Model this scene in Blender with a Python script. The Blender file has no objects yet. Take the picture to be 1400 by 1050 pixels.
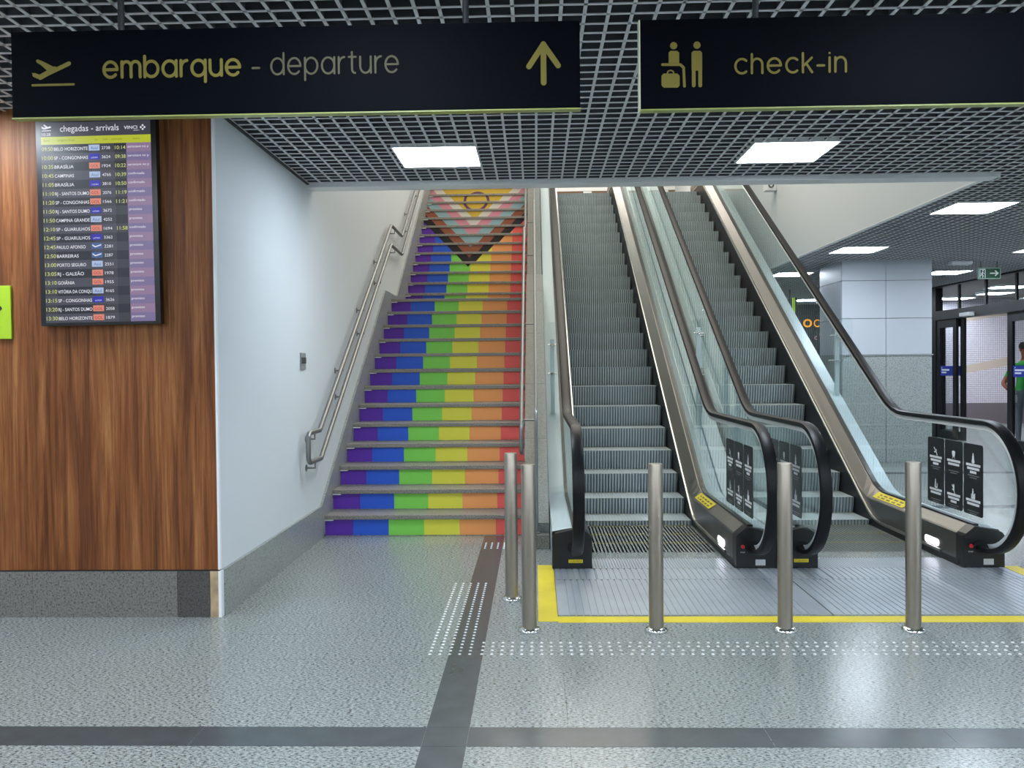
import bpy, bmesh, math, random
from mathutils import Vector, Matrix
from mathutils.geometry import tessellate_polygon
random.seed(7)
C = bpy.context.scene.collection
sc = bpy.context.scene
PI = math.pi

# ------------------------------------------------------------------ camera
FPX, EYE = 1165.0, 1.45
ROLL = 0.0095
def setup_camera():
    vx, vy = 32.0, 22.0
    c, s = math.cos(ROLL), math.sin(ROLL)
    ux, uy = c*vx + s*vy, -s*vx + c*vy
    psi = math.atan(ux/FPX); th = math.atan(uy/math.hypot(FPX, ux))
    fw = Vector((-math.sin(psi)*math.cos(th), math.cos(psi)*math.cos(th), -math.sin(th)))
    rt0 = Vector((math.cos(psi), math.sin(psi), 0)); up0 = rt0.cross(fw)
    rt = c*rt0 - s*up0; up = s*rt0 + c*up0
    cam = bpy.data.cameras.new('camera'); o = bpy.data.objects.new('camera', cam); C.objects.link(o)
    m = Matrix((rt, up, -fw)).transposed().to_4x4(); m.translation = (0, 0, EYE)
    o.matrix_world = m
    cam.sensor_width = 36.0; cam.lens = 36.0*FPX/1400.0; cam.clip_start = 0.05; cam.clip_end = 200
    sc.camera = o
setup_camera()

# ------------------------------------------------------------------ light and exposure
sc.view_settings.view_transform = 'Standard'; sc.view_settings.look = 'None'
sc.view_settings.gamma = 1.0; sc.view_settings.use_curve_mapping = False
sc.view_settings.exposure = 0.0
PANEL_STRENGTH = 37.0
world = bpy.data.worlds.new('world'); sc.world = world; world.use_nodes = True
world.node_tree.nodes['Background'].inputs[0].default_value = (0.5, 0.55, 0.6, 1)
world.node_tree.nodes['Background'].inputs[1].default_value = 0.15
def area_light(name, loc, sx, sy, power, col):
    l = bpy.data.lights.new(name, 'AREA'); l.shape = 'RECTANGLE'; l.size = sx; l.size_y = sy
    l.energy = power; l.color = col
    o = bpy.data.objects.new(name, l); o.location = loc; C.objects.link(o)
    return o
# the upper hall's ceiling lamps (they look down on the stairwell)
area_light('upper_hall_light', (0.9, 11.5, 7.7), 4.0, 6.0, 290, (1.0, 0.91, 0.79))
area_light('upper_hall_light', (0.9, 19.0, 7.7), 4.0, 3.0, 230, (1.0, 0.92, 0.82))
area_light('outer_hall_light', (11.5, 16.5, 2.9), 4.0, 5.0, 120, (0.95, 0.93, 1.0))

# ------------------------------------------------------------------ materials
def lin(h):
    h = h.lstrip('#'); v = [int(h[i:i+2], 16)/255 for i in (0, 2, 4)]
    return tuple((x/12.92 if x <= .04045 else ((x+.055)/1.055)**2.4) for x in v) + (1,)
MATS = {}
def mat(name, col, rough=.5, metal=0., spec=.5, emit=None, estr=0., bump=0., bscale=200., var=0., vscale=6., coat=0.):
    if name in MATS: return MATS[name]
    m = bpy.data.materials.new(name); m.use_nodes = True
    nt = m.node_tree; b = nt.nodes['Principled BSDF']
    c = lin(col) if isinstance(col, str) else tuple(col)+(1,)
    b.inputs['Base Color'].default_value = c
    b.inputs['Roughness'].default_value = rough; b.inputs['Metallic'].default_value = metal
    b.inputs['Specular IOR Level'].default_value = spec
    b.inputs['Coat Weight'].default_value = coat
    if emit:
        b.inputs['Emission Color'].default_value = lin(emit); b.inputs['Emission Strength'].default_value = estr
    if var or bump:
        g = nt.nodes.new('ShaderNodeNewGeometry')
    if var:
        n = nt.nodes.new('ShaderNodeTexNoise'); n.inputs['Scale'].default_value = vscale; n.inputs['Detail'].default_value = 5
        nt.links.new(g.outputs['Position'], n.inputs['Vector'])
        r = nt.nodes.new('ShaderNodeValToRGB')
        r.color_ramp.elements[0].position = .3; r.color_ramp.elements[1].position = .7
        r.color_ramp.elements[0].color = tuple(x*(1-var) for x in c[:3])+(1,)
        r.color_ramp.elements[1].color = tuple(min(1, x*(1+var)) for x in c[:3])+(1,)
        nt.links.new(n.outputs['Fac'], r.inputs['Fac']); nt.links.new(r.outputs['Color'], b.inputs['Base Color'])
    if bump:
        n2 = nt.nodes.new('ShaderNodeTexNoise'); n2.inputs['Scale'].default_value = bscale
        nt.links.new(g.outputs['Position'], n2.inputs['Vector'])
        bp = nt.nodes.new('ShaderNodeBump'); bp.inputs['Strength'].default_value = bump; bp.inputs['Distance'].default_value = .002
        nt.links.new(n2.outputs['Fac'], bp.inputs['Height']); nt.links.new(bp.outputs['Normal'], b.inputs['Normal'])
    MATS[name] = m; return m

def granite(name, c_dark, c_mid, c_light, scale=95., stretch=(1, 1, 1), rough=.3, lo=.36, hi=.62, spec=.5):
    if name in MATS: return MATS[name]
    m = bpy.data.materials.new(name); m.use_nodes = True; nt = m.node_tree; b = nt.nodes['Principled BSDF']
    g = nt.nodes.new('ShaderNodeNewGeometry')
    mp = nt.nodes.new('ShaderNodeMapping'); mp.inputs['Scale'].default_value = stretch
    nt.links.new(g.outputs['Position'], mp.inputs['Vector'])
    n = nt.nodes.new('ShaderNodeTexNoise'); n.inputs['Scale'].default_value = scale; n.inputs['Detail'].default_value = 3; n.inputs['Roughness'].default_value = .65
    nt.links.new(mp.outputs['Vector'], n.inputs['Vector'])
    r = nt.nodes.new('ShaderNodeValToRGB'); e = r.color_ramp.elements
    e[0].position = lo; e[0].color = lin(c_dark); e[1].position = hi; e[1].color = lin(c_light)
    k = e.new(lo+.07); k.color = lin(c_mid)
    nt.links.new(n.outputs['Fac'], r.inputs['Fac'])
    n3 = nt.nodes.new('ShaderNodeTexNoise'); n3.inputs['Scale'].default_value = 1.1; n3.inputs['Detail'].default_value = 4
    nt.links.new(g.outputs['Position'], n3.inputs['Vector'])
    mx = nt.nodes.new('ShaderNodeMix'); mx.data_type = 'RGBA'; mx.blend_type = 'MULTIPLY'; mx.inputs[0].default_value = .35
    r2 = nt.nodes.new('ShaderNodeValToRGB'); r2.color_ramp.elements[0].position = .3; r2.color_ramp.elements[1].position = .7
    r2.color_ramp.elements[0].color = (.8, .8, .8, 1)
    nt.links.new(n3.outputs['Fac'], r2.inputs['Fac'])
    nt.links.new(r.outputs['Color'], mx.inputs[6]); nt.links.new(r2.outputs['Color'], mx.inputs[7])
    nt.links.new(mx.outputs[2], b.inputs['Base Color'])
    b.inputs['Roughness'].default_value = rough; b.inputs['Specular IOR Level'].default_value = spec
    MATS[name] = m; return m

def wood_mat():
    m = bpy.data.materials.new('wood'); m.use_nodes = True; nt = m.node_tree; b = nt.nodes['Principled BSDF']
    g = nt.nodes.new('ShaderNodeNewGeometry')
    def noise(scale, detail, rough, st):
        mp = nt.nodes.new('ShaderNodeMapping'); mp.inputs['Scale'].default_value = st
        nt.links.new(g.outputs['Position'], mp.inputs['Vector'])
        n = nt.nodes.new('ShaderNodeTexNoise'); n.inputs['Scale'].default_value = scale; n.inputs['Detail'].default_value = detail
        n.inputs['Roughness'].default_value = rough; n.inputs['Distortion'].default_value = .6
        nt.links.new(mp.outputs['Vector'], n.inputs['Vector']); return n
    n1 = noise(15, 5, .6, (1, 1, .05)); n2 = noise(75, 4, .65, (1, 1, .03)); n0 = noise(2.6, 2, .5, (1, 1, .06))
    r = nt.nodes.new('ShaderNodeValToRGB'); e = r.color_ramp.elements
    e[0].position = .36; e[0].color = lin('#6E4226'); e[1].position = .66; e[1].color = lin('#AC7648')
    k = e.new(.5); k.color = lin('#905A34')
    nt.links.new(n1.outputs['Fac'], r.inputs['Fac'])
    r2 = nt.nodes.new('ShaderNodeValToRGB'); r2.color_ramp.elements[0].position = .34; r2.color_ramp.elements[1].position = .56
    r2.color_ramp.elements[0].color = (.56, .48, .42, 1)
    nt.links.new(n2.outputs['Fac'], r2.inputs['Fac'])
    mx = nt.nodes.new('ShaderNodeMix'); mx.data_type = 'RGBA'; mx.blend_type = 'MULTIPLY'; mx.inputs[0].default_value = .8
    nt.links.new(r.outputs['Color'], mx.inputs[6]); nt.links.new(r2.outputs['Color'], mx.inputs[7])
    r3 = nt.nodes.new('ShaderNodeValToRGB'); r3.color_ramp.elements[0].position = .35; r3.color_ramp.elements[1].position = .65
    r3.color_ramp.elements[0].color = (.70, .65, .62, 1)
    nt.links.new(n0.outputs['Fac'], r3.inputs['Fac'])
    my = nt.nodes.new('ShaderNodeMix'); my.data_type = 'RGBA'; my.blend_type = 'MULTIPLY'; my.inputs[0].default_value = .8
    nt.links.new(mx.outputs[2], my.inputs[6]); nt.links.new(r3.outputs['Color'], my.inputs[7])
    nt.links.new(my.outputs[2], b.inputs['Base Color']); b.inputs['Roughness'].default_value = .42
    b.inputs['Specular IOR Level'].default_value = .2
    MATS['wood'] = m; return m

def brushed(name, col, rough, st, metal=1.0):
    m = mat(name, col, rough, metal)
    nt = m.node_tree; b = nt.nodes['Principled BSDF']
    g = nt.nodes.new('ShaderNodeNewGeometry'); mp = nt.nodes.new('ShaderNodeMapping'); mp.inputs['Scale'].default_value = st
    nt.links.new(g.outputs['Position'], mp.inputs['Vector'])
    n = nt.nodes.new('ShaderNodeTexNoise'); n.inputs['Scale'].default_value = 60; n.inputs['Detail'].default_value = 3
    nt.links.new(mp.outputs['Vector'], n.inputs['Vector'])
    r = nt.nodes.new('ShaderNodeMapRange'); r.inputs['To Min'].default_value = rough*.7; r.inputs['To Max'].default_value = rough*1.4
    nt.links.new(n.outputs['Fac'], r.inputs['Value']); nt.links.new(r.outputs['Result'], b.inputs['Roughness'])
    return m

def glass_mat(name, tint, ior=1.45, rough=.02):
    m = bpy.data.materials.new(name); m.use_nodes = True; nt = m.node_tree; nt.nodes.remove(nt.nodes['Principled BSDF'])
    out = nt.nodes['Material Output']
    t = nt.nodes.new('ShaderNodeBsdfTransparent'); t.inputs[0].default_value = tint+(1,)
    gl = nt.nodes.new('ShaderNodeBsdfGlossy'); gl.inputs['Roughness'].default_value = rough; gl.inputs['Color'].default_value = (.9, .97, .95, 1)
    lw = nt.nodes.new('ShaderNodeLayerWeight'); lw.inputs['Blend'].default_value = .5     # Schlick reflectance from the facing angle
    pw = nt.nodes.new('ShaderNodeMath'); pw.operation = 'POWER'; pw.inputs[1].default_value = 5
    f = nt.nodes.new('ShaderNodeMath'); f.operation = 'MULTIPLY_ADD'; f.inputs[1].default_value = .7; f.inputs[2].default_value = ((ior-1)/(ior+1))**2
    nt.links.new(lw.outputs['Facing'], pw.inputs[0]); nt.links.new(pw.outputs[0], f.inputs[0])
    mx = nt.nodes.new('ShaderNodeMixShader')
    nt.links.new(f.outputs[0], mx.inputs[0]); nt.links.new(t.outputs[0], mx.inputs[1]); nt.links.new(gl.outputs[0], mx.inputs[2])
    nt.links.new(mx.outputs[0], out.inputs['Surface'])
    MATS[name] = m; return m

def tile_wall_mat():
    m = mat('mosaic', '#D9D2DA', .3); nt = m.node_tree; b = nt.nodes['Principled BSDF']
    g = nt.nodes.new('ShaderNodeNewGeometry'); mp = nt.nodes.new('ShaderNodeMapping')
    mp.inputs['Rotation'].default_value = (PI/2, 0, 0)
    nt.links.new(g.outputs['Position'], mp.inputs['Vector'])
    br = nt.nodes.new('ShaderNodeTexBrick'); br.offset = 0; br.inputs['Scale'].default_value = 1
    br.inputs['Brick Width'].default_value = .05; br.inputs['Row Height'].default_value = .05; br.inputs['Mortar Size'].default_value = .004
    br.inputs['Color1'].default_value = lin('#DAD4DC'); br.inputs['Color2'].default_value = lin('#CFCAD6'); br.inputs['Mortar'].default_value = lin('#8F8688')
    nt.links.new(mp.outputs['Vector'], br.inputs['Vector']); nt.links.new(br.outputs['Color'], b.inputs['Base Color'])
    return m

M_floor = granite('floor_granite', '#363B39', '#8D9490', '#AEB4B1', 95, (.65, 1.7, 1), .24, lo=.40)
M_strip = mat('dark_granite', '#454D50', .24, var=.12, vscale=9)
M_skirt = granite('skirt_granite', '#3E3C39', '#6E6B66', '#85817A', 85, (1, 1, 1), .35)
M_skirt_l = granite('skirt_granite_pale', '#6B706D', '#8B908C', '#A3A8A3', 90, (1, 1, 1), .3)
M_step = granite('step_granite', '#45423D', '#827D75', '#A39E96', 110, (1, 1, 1), .4)
M_cap = granite('parapet_granite', '#3F3C35', '#737066', '#8E8A80', 120, (1, 1, 1), .4)
M_side = granite('parapet_side_granite', '#3C413F', '#707774', '#8A918D', 120, (1, 1, 1), .4)
M_white = mat('white_paint', '#D6DCDF', .6, spec=.3, bump=.06, bscale=40)
M_trimw = mat('white_trim', '#EDEFEF', .45)
M_wood = wood_mat()
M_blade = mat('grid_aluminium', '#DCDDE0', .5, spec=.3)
M_blade_shade = mat('grid_side_shade', '#5C5E63', .6, spec=.2)  # blade sides coloured darker, the shade between blades put into the colour
M_plenum = mat('plenum_black', '#08090A', .95, spec=.1)
M_steel = mat('brushed_steel', '#B0A698', .3, 1.0)
M_rail = mat('rail_steel', '#8E8F8E', .4, .8)
M_deck = brushed('deck_steel', '#7C7F80', .34, (3, .05, .05))
M_odeck = brushed('outer_deck_steel', '#C4D3D8', .4, (3, .05, .05), .3)
M_trim = mat('bright_trim', '#BDBDB8', .28, 1.0)
M_chrome = mat('chrome', '#E2E4E4', .16, 1.0)
M_guide = mat('guide_steel', '#EEF0F0', .3, .6)
M_black = mat('black_plastic', '#111214', .3, spec=.5)
M_rubber = mat('rubber', '#0F1013', .42, spec=.25)
M_skirting = mat('skirt_black', '#16171A', .4)
M_stepm = mat('step_aluminium', '#B6C1C4', .45, .2, var=.08, vscale=5)
M_plate = mat('floor_plate', '#B4BCC4', .34, .45, var=.06, vscale=4)
M_glass = glass_mat('balustrade_glass', (.95, .973, .970), 1.42)
M_wglass = glass_mat('window_glass', (.92, .94, .95), 1.35)
M_navy = mat('sign_navy', '#080B11', .5, spec=.03)
M_gold = mat('sign_gold', '#7E7236', .6, spec=.2)
M_pale = mat('sign_pale', '#5E5B47', .6, spec=.2)
M_lime = mat('lime', '#A9B62E', .4)
M_limee = mat('lime_edge', '#99A05A', .3)
M_yel = mat('yellow_tape', '#E5CF23', .5, var=.05)
M_red = mat('red_button', '#C32A35', .4)
M_silver = mat('silver_label', '#C9C9C9', .4, .3)
M_dark = mat('dark_frame', '#1B1C1F', .4)
M_panelw = mat('pillar_panel', '#C9CDD4', .4, spec=.4)
M_pgran = granite('pillar_granite', '#7A807E', '#A2A8A5', '#B6BBB8', 60, (1, 1, 1), .35)
M_stud = mat('stud_steel', '#E4E6E4', .3, .6)
M_studg = mat('stud_grey', '#777B79', .35, .6)
M_light = mat('light_diffuser', '#FFFFFF', .5, emit='#E6F2FF', estr=PANEL_STRENGTH)
M_lamp = mat('lamp_white', '#FFFFFF', .5, emit='#F4F0FF', estr=6)
M_whitep = mat('print_white', '#E4E6E6', .5)
M_mosaic = tile_wall_mat()
M_dbase = mat('dark_base', '#6D6468', .5)

# ------------------------------------------------------------------ mesh helpers
class MB:
    def __init__(s): s.v = []; s.f = []; s.m = []; s.sm = []
    def add(s, vs, fs, mi=0, smooth=False):
        b = len(s.v); s.v += [tuple(v) for v in vs]
        for f in fs: s.f.append(tuple(b+i for i in f)); s.m.append(mi); s.sm.append(smooth)
        return s
    def box(s, x0, y0, z0, x1, y1, z1, mi=0):
        vs = [(x, y, z) for z in (z0, z1) for y in (y0, y1) for x in (x0, x1)]
        return s.add(vs, [(0, 2, 3, 1), (4, 5, 7, 6), (0, 1, 5, 4), (2, 6, 7, 3), (0, 4, 6, 2), (1, 3, 7, 5)], mi)
    def bbox(s, x0, y0, z0, x1, y1, z1, bv, mi=0):          # box with chamfered edges
        bm = bmesh.new(); bmesh.ops.create_cube(bm, size=1)
        for v in bm.verts: v.co = ((x0+x1)/2+v.co.x*(x1-x0), (y0+y1)/2+v.co.y*(y1-y0), (z0+z1)/2+v.co.z*(z1-z0))
        bmesh.ops.bevel(bm, geom=list(bm.edges), offset=bv, segments=2, affect='EDGES', profile=.5)
        bm.verts.index_update()
        s.add([v.co[:] for v in bm.verts], [[v.index for v in f.verts] for f in bm.faces], mi); bm.free(); return s
    def prism(s, poly, axis, a, b, mi=0, smooth=False):   # poly 2d; axis 0: (y,z) along x; 1: (x,z) along y; 2: (x,y) along z
        def P(p, t): return (t, p[0], p[1]) if axis == 0 else ((p[0], t, p[1]) if axis == 1 else (p[0], p[1], t))
        n = len(poly); tri = tessellate_polygon([[Vector((p[0], p[1], 0)) for p in poly]])
        s.add([P(p, a) for p in poly]+[P(p, b) for p in poly], [tuple(t) for t in tri]+[tuple(n+i for i in reversed(t)) for t in tri], mi)
        base = len(s.v)-2*n
        for i in range(n):
            j = (i+1) % n; s.f.append((base+i, base+j, base+n+j, base+n+i)); s.m.append(mi); s.sm.append(smooth)
        return s
    def flat(s, poly, P, mi=0):       # 2D polygon mapped by P to 3D, single sided
        tri = tessellate_polygon([[Vector((p[0], p[1], 0)) for p in poly]])
        return s.add([P(*p) for p in poly], [tuple(t) for t in tri], mi)
    def tube(s, pts, r, n=12, mi=0, caps=True, closed=False):
        pts = [Vector(p) for p in pts]; N = len(pts); rings = []
        up = None
        for i, p in enumerate(pts):
            a = pts[i-1] if (i > 0 or closed) else p
            b = pts[(i+1) % N] if (i < N-1 or closed) else p
            t = (b-a).normalized()
            if up is None:
                up = Vector((0, 0, 1)) if abs(t.z) < .9 else Vector((1, 0, 0))
            u = (up - t*up.dot(t)).normalized(); w = t.cross(u); up = u
            rr = r[i] if isinstance(r, (list, tuple)) else r
            rings.append([p+(u*math.cos(2*PI*k/n)+w*math.sin(2*PI*k/n))*rr for k in range(n)])
        vs = [v for R in rings for v in R]; fs = []
        L = N if closed else N-1
        for i in range(L):
            j = (i+1) % N
            for k in range(n): fs.append((i*n+k, i*n+(k+1) % n, j*n+(k+1) % n, j*n+k))
        s.add(vs, fs, mi, True)
        if caps and not closed:
            s.add(rings[0], [tuple(reversed(range(n)))], mi); s.add(rings[-1], [tuple(range(n))], mi)
        return s
    def lathe(s, prof, c, n=24, mi=0, smooth=True):       # prof [(r,z)] about vertical axis at c
        vs = []; fs = []
        for r, z in prof:
            for k in range(n): vs.append((c[0]+r*math.cos(2*PI*k/n), c[1]+r*math.sin(2*PI*k/n), c[2]+z))
        for i in range(len(prof)-1):
            for k in range(n): fs.append((i*n+k, i*n+(k+1) % n, (i+1)*n+(k+1) % n, (i+1)*n+k))
        return s.add(vs, fs, mi, smooth)
    def sweep(s, sec, path, mi=0, smooth=True, caps=True):  # sec: [(x,d)] closed, d along path normal in YZ plane; path [(y,z)]
        N = len(path); n = len(sec); vs = []
        for i, (y, z) in enumerate(path):
            a = path[max(0, i-1)]; b = path[min(N-1, i+1)]
            ty, tz = b[0]-a[0], b[1]-a[1]; l = math.hypot(ty, tz); ty /= l; tz /= l
            ny, nz = -tz, ty
            for x, d in sec: vs.append((x, y+ny*d, z+nz*d))
        fs = []
        for i in range(N-1):
            for k in range(n): fs.append((i*n+k, (i+1)*n+k, (i+1)*n+(k+1) % n, i*n+(k+1) % n))
        s.add(vs, fs, mi, smooth)
        if caps:
            tri = tessellate_polygon([[Vector((p[0], p[1], 0)) for p in sec]])
            s.add(vs[:n], [tuple(t) for t in tri], mi); s.add(vs[-n:], [tuple(reversed(t)) for t in tri], mi)
        return s
    def loft(s, Ys, cols, mi=0, smooth=False):   # cols: list of functions Y->(x,z); open strip surface
        n = len(cols); vs = []
        for y in Ys:
            for c in cols:
                x, z = c(y); vs.append((x, y, z))
        fs = []
        for i in range(len(Ys)-1):
            for k in range(n-1): fs.append((i*n+k, i*n+k+1, (i+1)*n+k+1, (i+1)*n+k))
        return s.add(vs, fs, mi, smooth)
    def build(s, name, mats, parent=None, org=None, recalc=True):
        me = bpy.data.meshes.new(name)
        if org is None: org = root_loc(parent) if parent else (0, 0, 0)
        me.from_pydata([(v[0]-org[0], v[1]-org[1], v[2]-org[2]) for v in s.v], [], s.f)
        if not isinstance(mats, (list, tuple)): mats = [mats]
        for m in mats: me.materials.append(m)
        me.polygons.foreach_set('material_index', s.m); me.polygons.foreach_set('use_smooth', s.sm)
        if recalc:
            bm = bmesh.new(); bm.from_mesh(me); bmesh.ops.remove_doubles(bm, verts=bm.verts, dist=1e-5)
            bmesh.ops.recalc_face_normals(bm, faces=bm.faces); bm.to_mesh(me); bm.free()
        if any(s.sm):
            try: me.set_sharp_from_angle(angle=math.radians(40))
            except Exception: pass
        me.update()
        o = bpy.data.objects.new(name, me); C.objects.link(o)
        if parent: o.parent = parent
        else: o.location = org
        return o
def root_loc(o):
    while o.parent: o = o.parent
    return tuple(o.location)
def thing(name, label, cat, loc=(0, 0, 0), group=None):
    o = bpy.data.objects.new(name, None); o.empty_display_size = .1; C.objects.link(o); o.location = loc
    return tag(o, label, cat, group)
def tag(o, label, cat, group=None):
    o['label'] = label; o['category'] = cat
    if group: o['group'] = group
    return o
def struct(o): o['kind'] = 'structure'; return o
def stuff(o): o['kind'] = 'stuff'; return o
def sempty(name, loc=(0, 0, 0)):
    o = bpy.data.objects.new(name, None); C.objects.link(o); o.location = loc; o['kind'] = 'structure'; return o
def copy_tree(o, parent=None):
    c = o.copy(); C.objects.link(c)
    if parent: c.parent = parent
    for ch in list(o.children): copy_tree(ch, c)
    return c

_tc = {}
def text_polys(txt, size=1.0, font_offset=0.0):   # -> (verts2d, faces, width)
    key = (txt, font_offset)
    if key not in _tc:
        cu = bpy.data.curves.new('t', 'FONT'); cu.body = txt; cu.size = 1; cu.offset = font_offset; cu.resolution_u = 3
        ob = bpy.data.objects.new('t', cu); me = bpy.data.meshes.new_from_object(ob)
        v = [(p.co.x, p.co.y) for p in me.vertices]; f = [tuple(p.vertices) for p in me.polygons]
        bpy.data.objects.remove(ob); bpy.data.curves.remove(cu); bpy.data.meshes.remove(me)
        _tc[key] = (v, f)
    v, f = _tc[key]
    if not v: return [], [], 0
    x0 = min(p[0] for p in v); x1 = max(p[0] for p in v)
    return [((p[0]-x0)*size, p[1]*size) for p in v], f, (x1-x0)*size
def put_text(mb, txt, x, y, size, P, mi=0, width=None, offset=0.0, align='l'):
    v, f, w = text_polys(txt, size, offset)
    if not v: return
    k = width/w if width else 1
    sh = {'l': 0, 'c': -w*k/2, 'r': -w*k}[align]
    mb.add([P(x+sh+p[0]*k, y+p[1]) for p in v], f, mi)

_sk = [0]
def stroke(mb, pts, w, P0, mi=0):        # flat ribbon with round ends and joints, each piece a hair in front of the last
    r = w/2
    o_ = Vector(P0(0, 0)); nn = (Vector(P0(1, 0))-o_).cross(Vector(P0(0, 1))-o_).normalized()
    if nn.y > .3 or nn.x > .3: nn = -nn
    def P(u, v):
        return tuple(Vector(P0(u, v))+nn*(_sk[0] % 60)*1.2e-5)
    for a, b in zip(pts, pts[1:]):
        dx, dy = b[0]-a[0], b[1]-a[1]; l = math.hypot(dx, dy)
        if l < 1e-9: continue
        nx, ny = -dy/l*r, dx/l*r
        _sk[0] += 1
        mb.add([P(a[0]+nx, a[1]+ny), P(a[0]-nx, a[1]-ny), P(b[0]-nx, b[1]-ny), P(b[0]+nx, b[1]+ny)], [(0, 1, 2, 3)], mi)
    for p in pts:
        _sk[0] += 1
        mb.add([P(p[0]+r*math.cos(t*PI/6), p[1]+r*math.sin(t*PI/6)) for t in range(12)], [tuple(range(12))], mi)
def arc(cx, cy, r, a0, a1, n=14, ry=None):
    ry = ry or r
    return [(cx+r*math.cos(math.radians(a0+(a1-a0)*i/n)), cy+ry*math.sin(math.radians(a0+(a1-a0)*i/n))) for i in range(n+1)]
ROUND = {   # x-height 1; (advance, strokes)
 'e': (1.0, [[(0, .5), (1, .5)], arc(.5, .5, .5, 0, 318, 20)]),
 'm': (1.35, [[(0, 0), (0, 1)], arc(.34, .66, .34, 180, 0)+[(.68, 0)], arc(1.02, .66, .34, 180, 0)+[(1.36, 0)]]),
 'n': (.8, [[(0, 0), (0, 1)], arc(.4, .6, .4, 180, 0)+[(.8, 0)]]),
 'h': (.8, [[(0, 0), (0, 1.32)], arc(.4, .6, .4, 180, 0)+[(.8, 0)]]),
 'b': (1.0, [[(0, 0), (0, 1.32)], arc(.5, .5, .5, 0, 360, 24)]),
 'p': (1.0, [[(0, -.38), (0, 1)], arc(.5, .5, .5, 0, 360, 24)]),
 'q': (1.0, [[(1, -.38), (1, 1)], arc(.5, .5, .5, 0, 360, 24)]),
 'd': (1.0, [[(1, 0), (1, 1.32)], arc(.5, .5, .5, 0, 360, 24)]),
 'a': (1.0, [[(1, 0), (1, 1)], arc(.5, .5, .5, 0, 360, 24)]),
 'r': (.45, [[(0, 0), (0, 1)], arc(.45, .5, .45, 180, 90, 8, .5)]),
 'u': (.85, [[(0, 1), (0, .42)]+arc(.425, .42, .425, 180, 360)+[(.85, 1)], [(.85, .42), (.85, 0)]]),
 't': (.55, [[(.25, 1.3), (.25, .25)]+arc(.5, .25, .25, 180, 270, 6), [(0, 1), (.55, 1)]]),
 'c': (.85, [arc(.5, .5, .5, 48, 312, 18)]),
 'k': (.7, [[(0, 0), (0, 1.32)], [(.68, 1), (.02, .42)], [(.25, .62), (.7, 0)]]),
 'i': (.02, [[(0, 0), (0, 1)], [(0, 1.3), (0.001, 1.3)]]),
 '-': (.5, [[(0, .45), (.5, .45)]]),
 ' ': (.4, []),
}
def round_text(mb, txt, x, y, xh, width, w, P, mi=0, gap=.34):
    tot = sum(ROUND[c][0] for c in txt)+gap*(len(txt)-1); k = width/tot
    cx = x
    for c in txt:
        adv, st = ROUND[c]
        for s_ in st: stroke(mb, [(cx+p[0]*k, y+p[1]*xh) for p in s_], w, P, mi)
        cx += (adv+gap)*k
PL = []   # names kept for reference

# ================================================================== SETTING
CEIL = 2.985
XW = -1.87          # white stair wall
YW = 4.97           # wood clad wall
EDGE_Y = 7.03       # front edge of the stairwell opening
EDGE_X = 3.70       # right edge of the opening
UP = 4.706          # upper floor level

# --- floor: grout bed, single granite tiles, dark inlay strips
TX0, TY0, TS = .12, 4.215, .40
floor = MB().box(-8, -8, -.25, 15, 23, -.008).build('floor', mat('grout', '#7C8180', .8)); struct(floor)
def tile_mesh():
    g = .0008; a = TS/2-g
    mb = MB(); mb.box(-a, -a, -.008, a, a, 0)
    me = mb.build('floor_tile', M_floor, None, (0, 0, 0)); d = me.data; bpy.data.objects.remove(me); return d
tmesh = tile_mesh()
far = MB(); nt_ = 0
for j in range(-30, 47):
    for i in range(-20, 38):
        cx, cy = TX0+TS*(i+.5), TY0+TS*(j+.5)
        if abs(cx-3.5) > 11.3 or cy < -7.8 or cy > 22.8: continue
        if 2.6 < cy < 7.45 and -2.9-.12*(cy-3)*3 < cx < 4.4 and (cx > -2.0 or cy < 4.97) and nt_ < 298:
            o = bpy.data.objects.new('floor_tile', tmesh); C.objects.link(o); o.parent = floor; o.location = (cx, cy, 0); nt_ += 1
        else:
            a = TS/2-.0008
            far.box(cx-a, cy-a, -.008, cx+a, cy+a, 0)
stuff(far.build('floor_tiles', M_floor, floor, recalc=False))
def strip(pts_x, pts_y, joints, axis):
    for a, b in zip(joints, joints[1:]):
        m = MB()
        if axis == 'x': m.box(a+.001, pts_y[0], -.006, b-.001, pts_y[1], .0012)
        else: m.box(pts_x[0], a+.001, -.006, pts_x[1], b-.001, .0012)
        m.build('granite_strip', M_strip, floor)
SX = (-.452, -.279)
strip(SX, None, [-1.6, .4, 2.2, 3.235, 3.41, 4.35, 5.03, 6.2, 7.33], 'y')
strip(None, (3.235, 3.41), [-6, -3.2, -1.36, SX[0]], 'x'); strip(None, (3.235, 3.41), [SX[1], .9, 1.6, 3.0, 4.5, 6.0], 'x')
strip(None, (8.66, 8.83), [3.4, 4.6, 5.8, 7.9], 'x'); strip(None, (11.4, 11.58), [3.4, 4.6, 5.8, 7.9], 'x')
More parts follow.
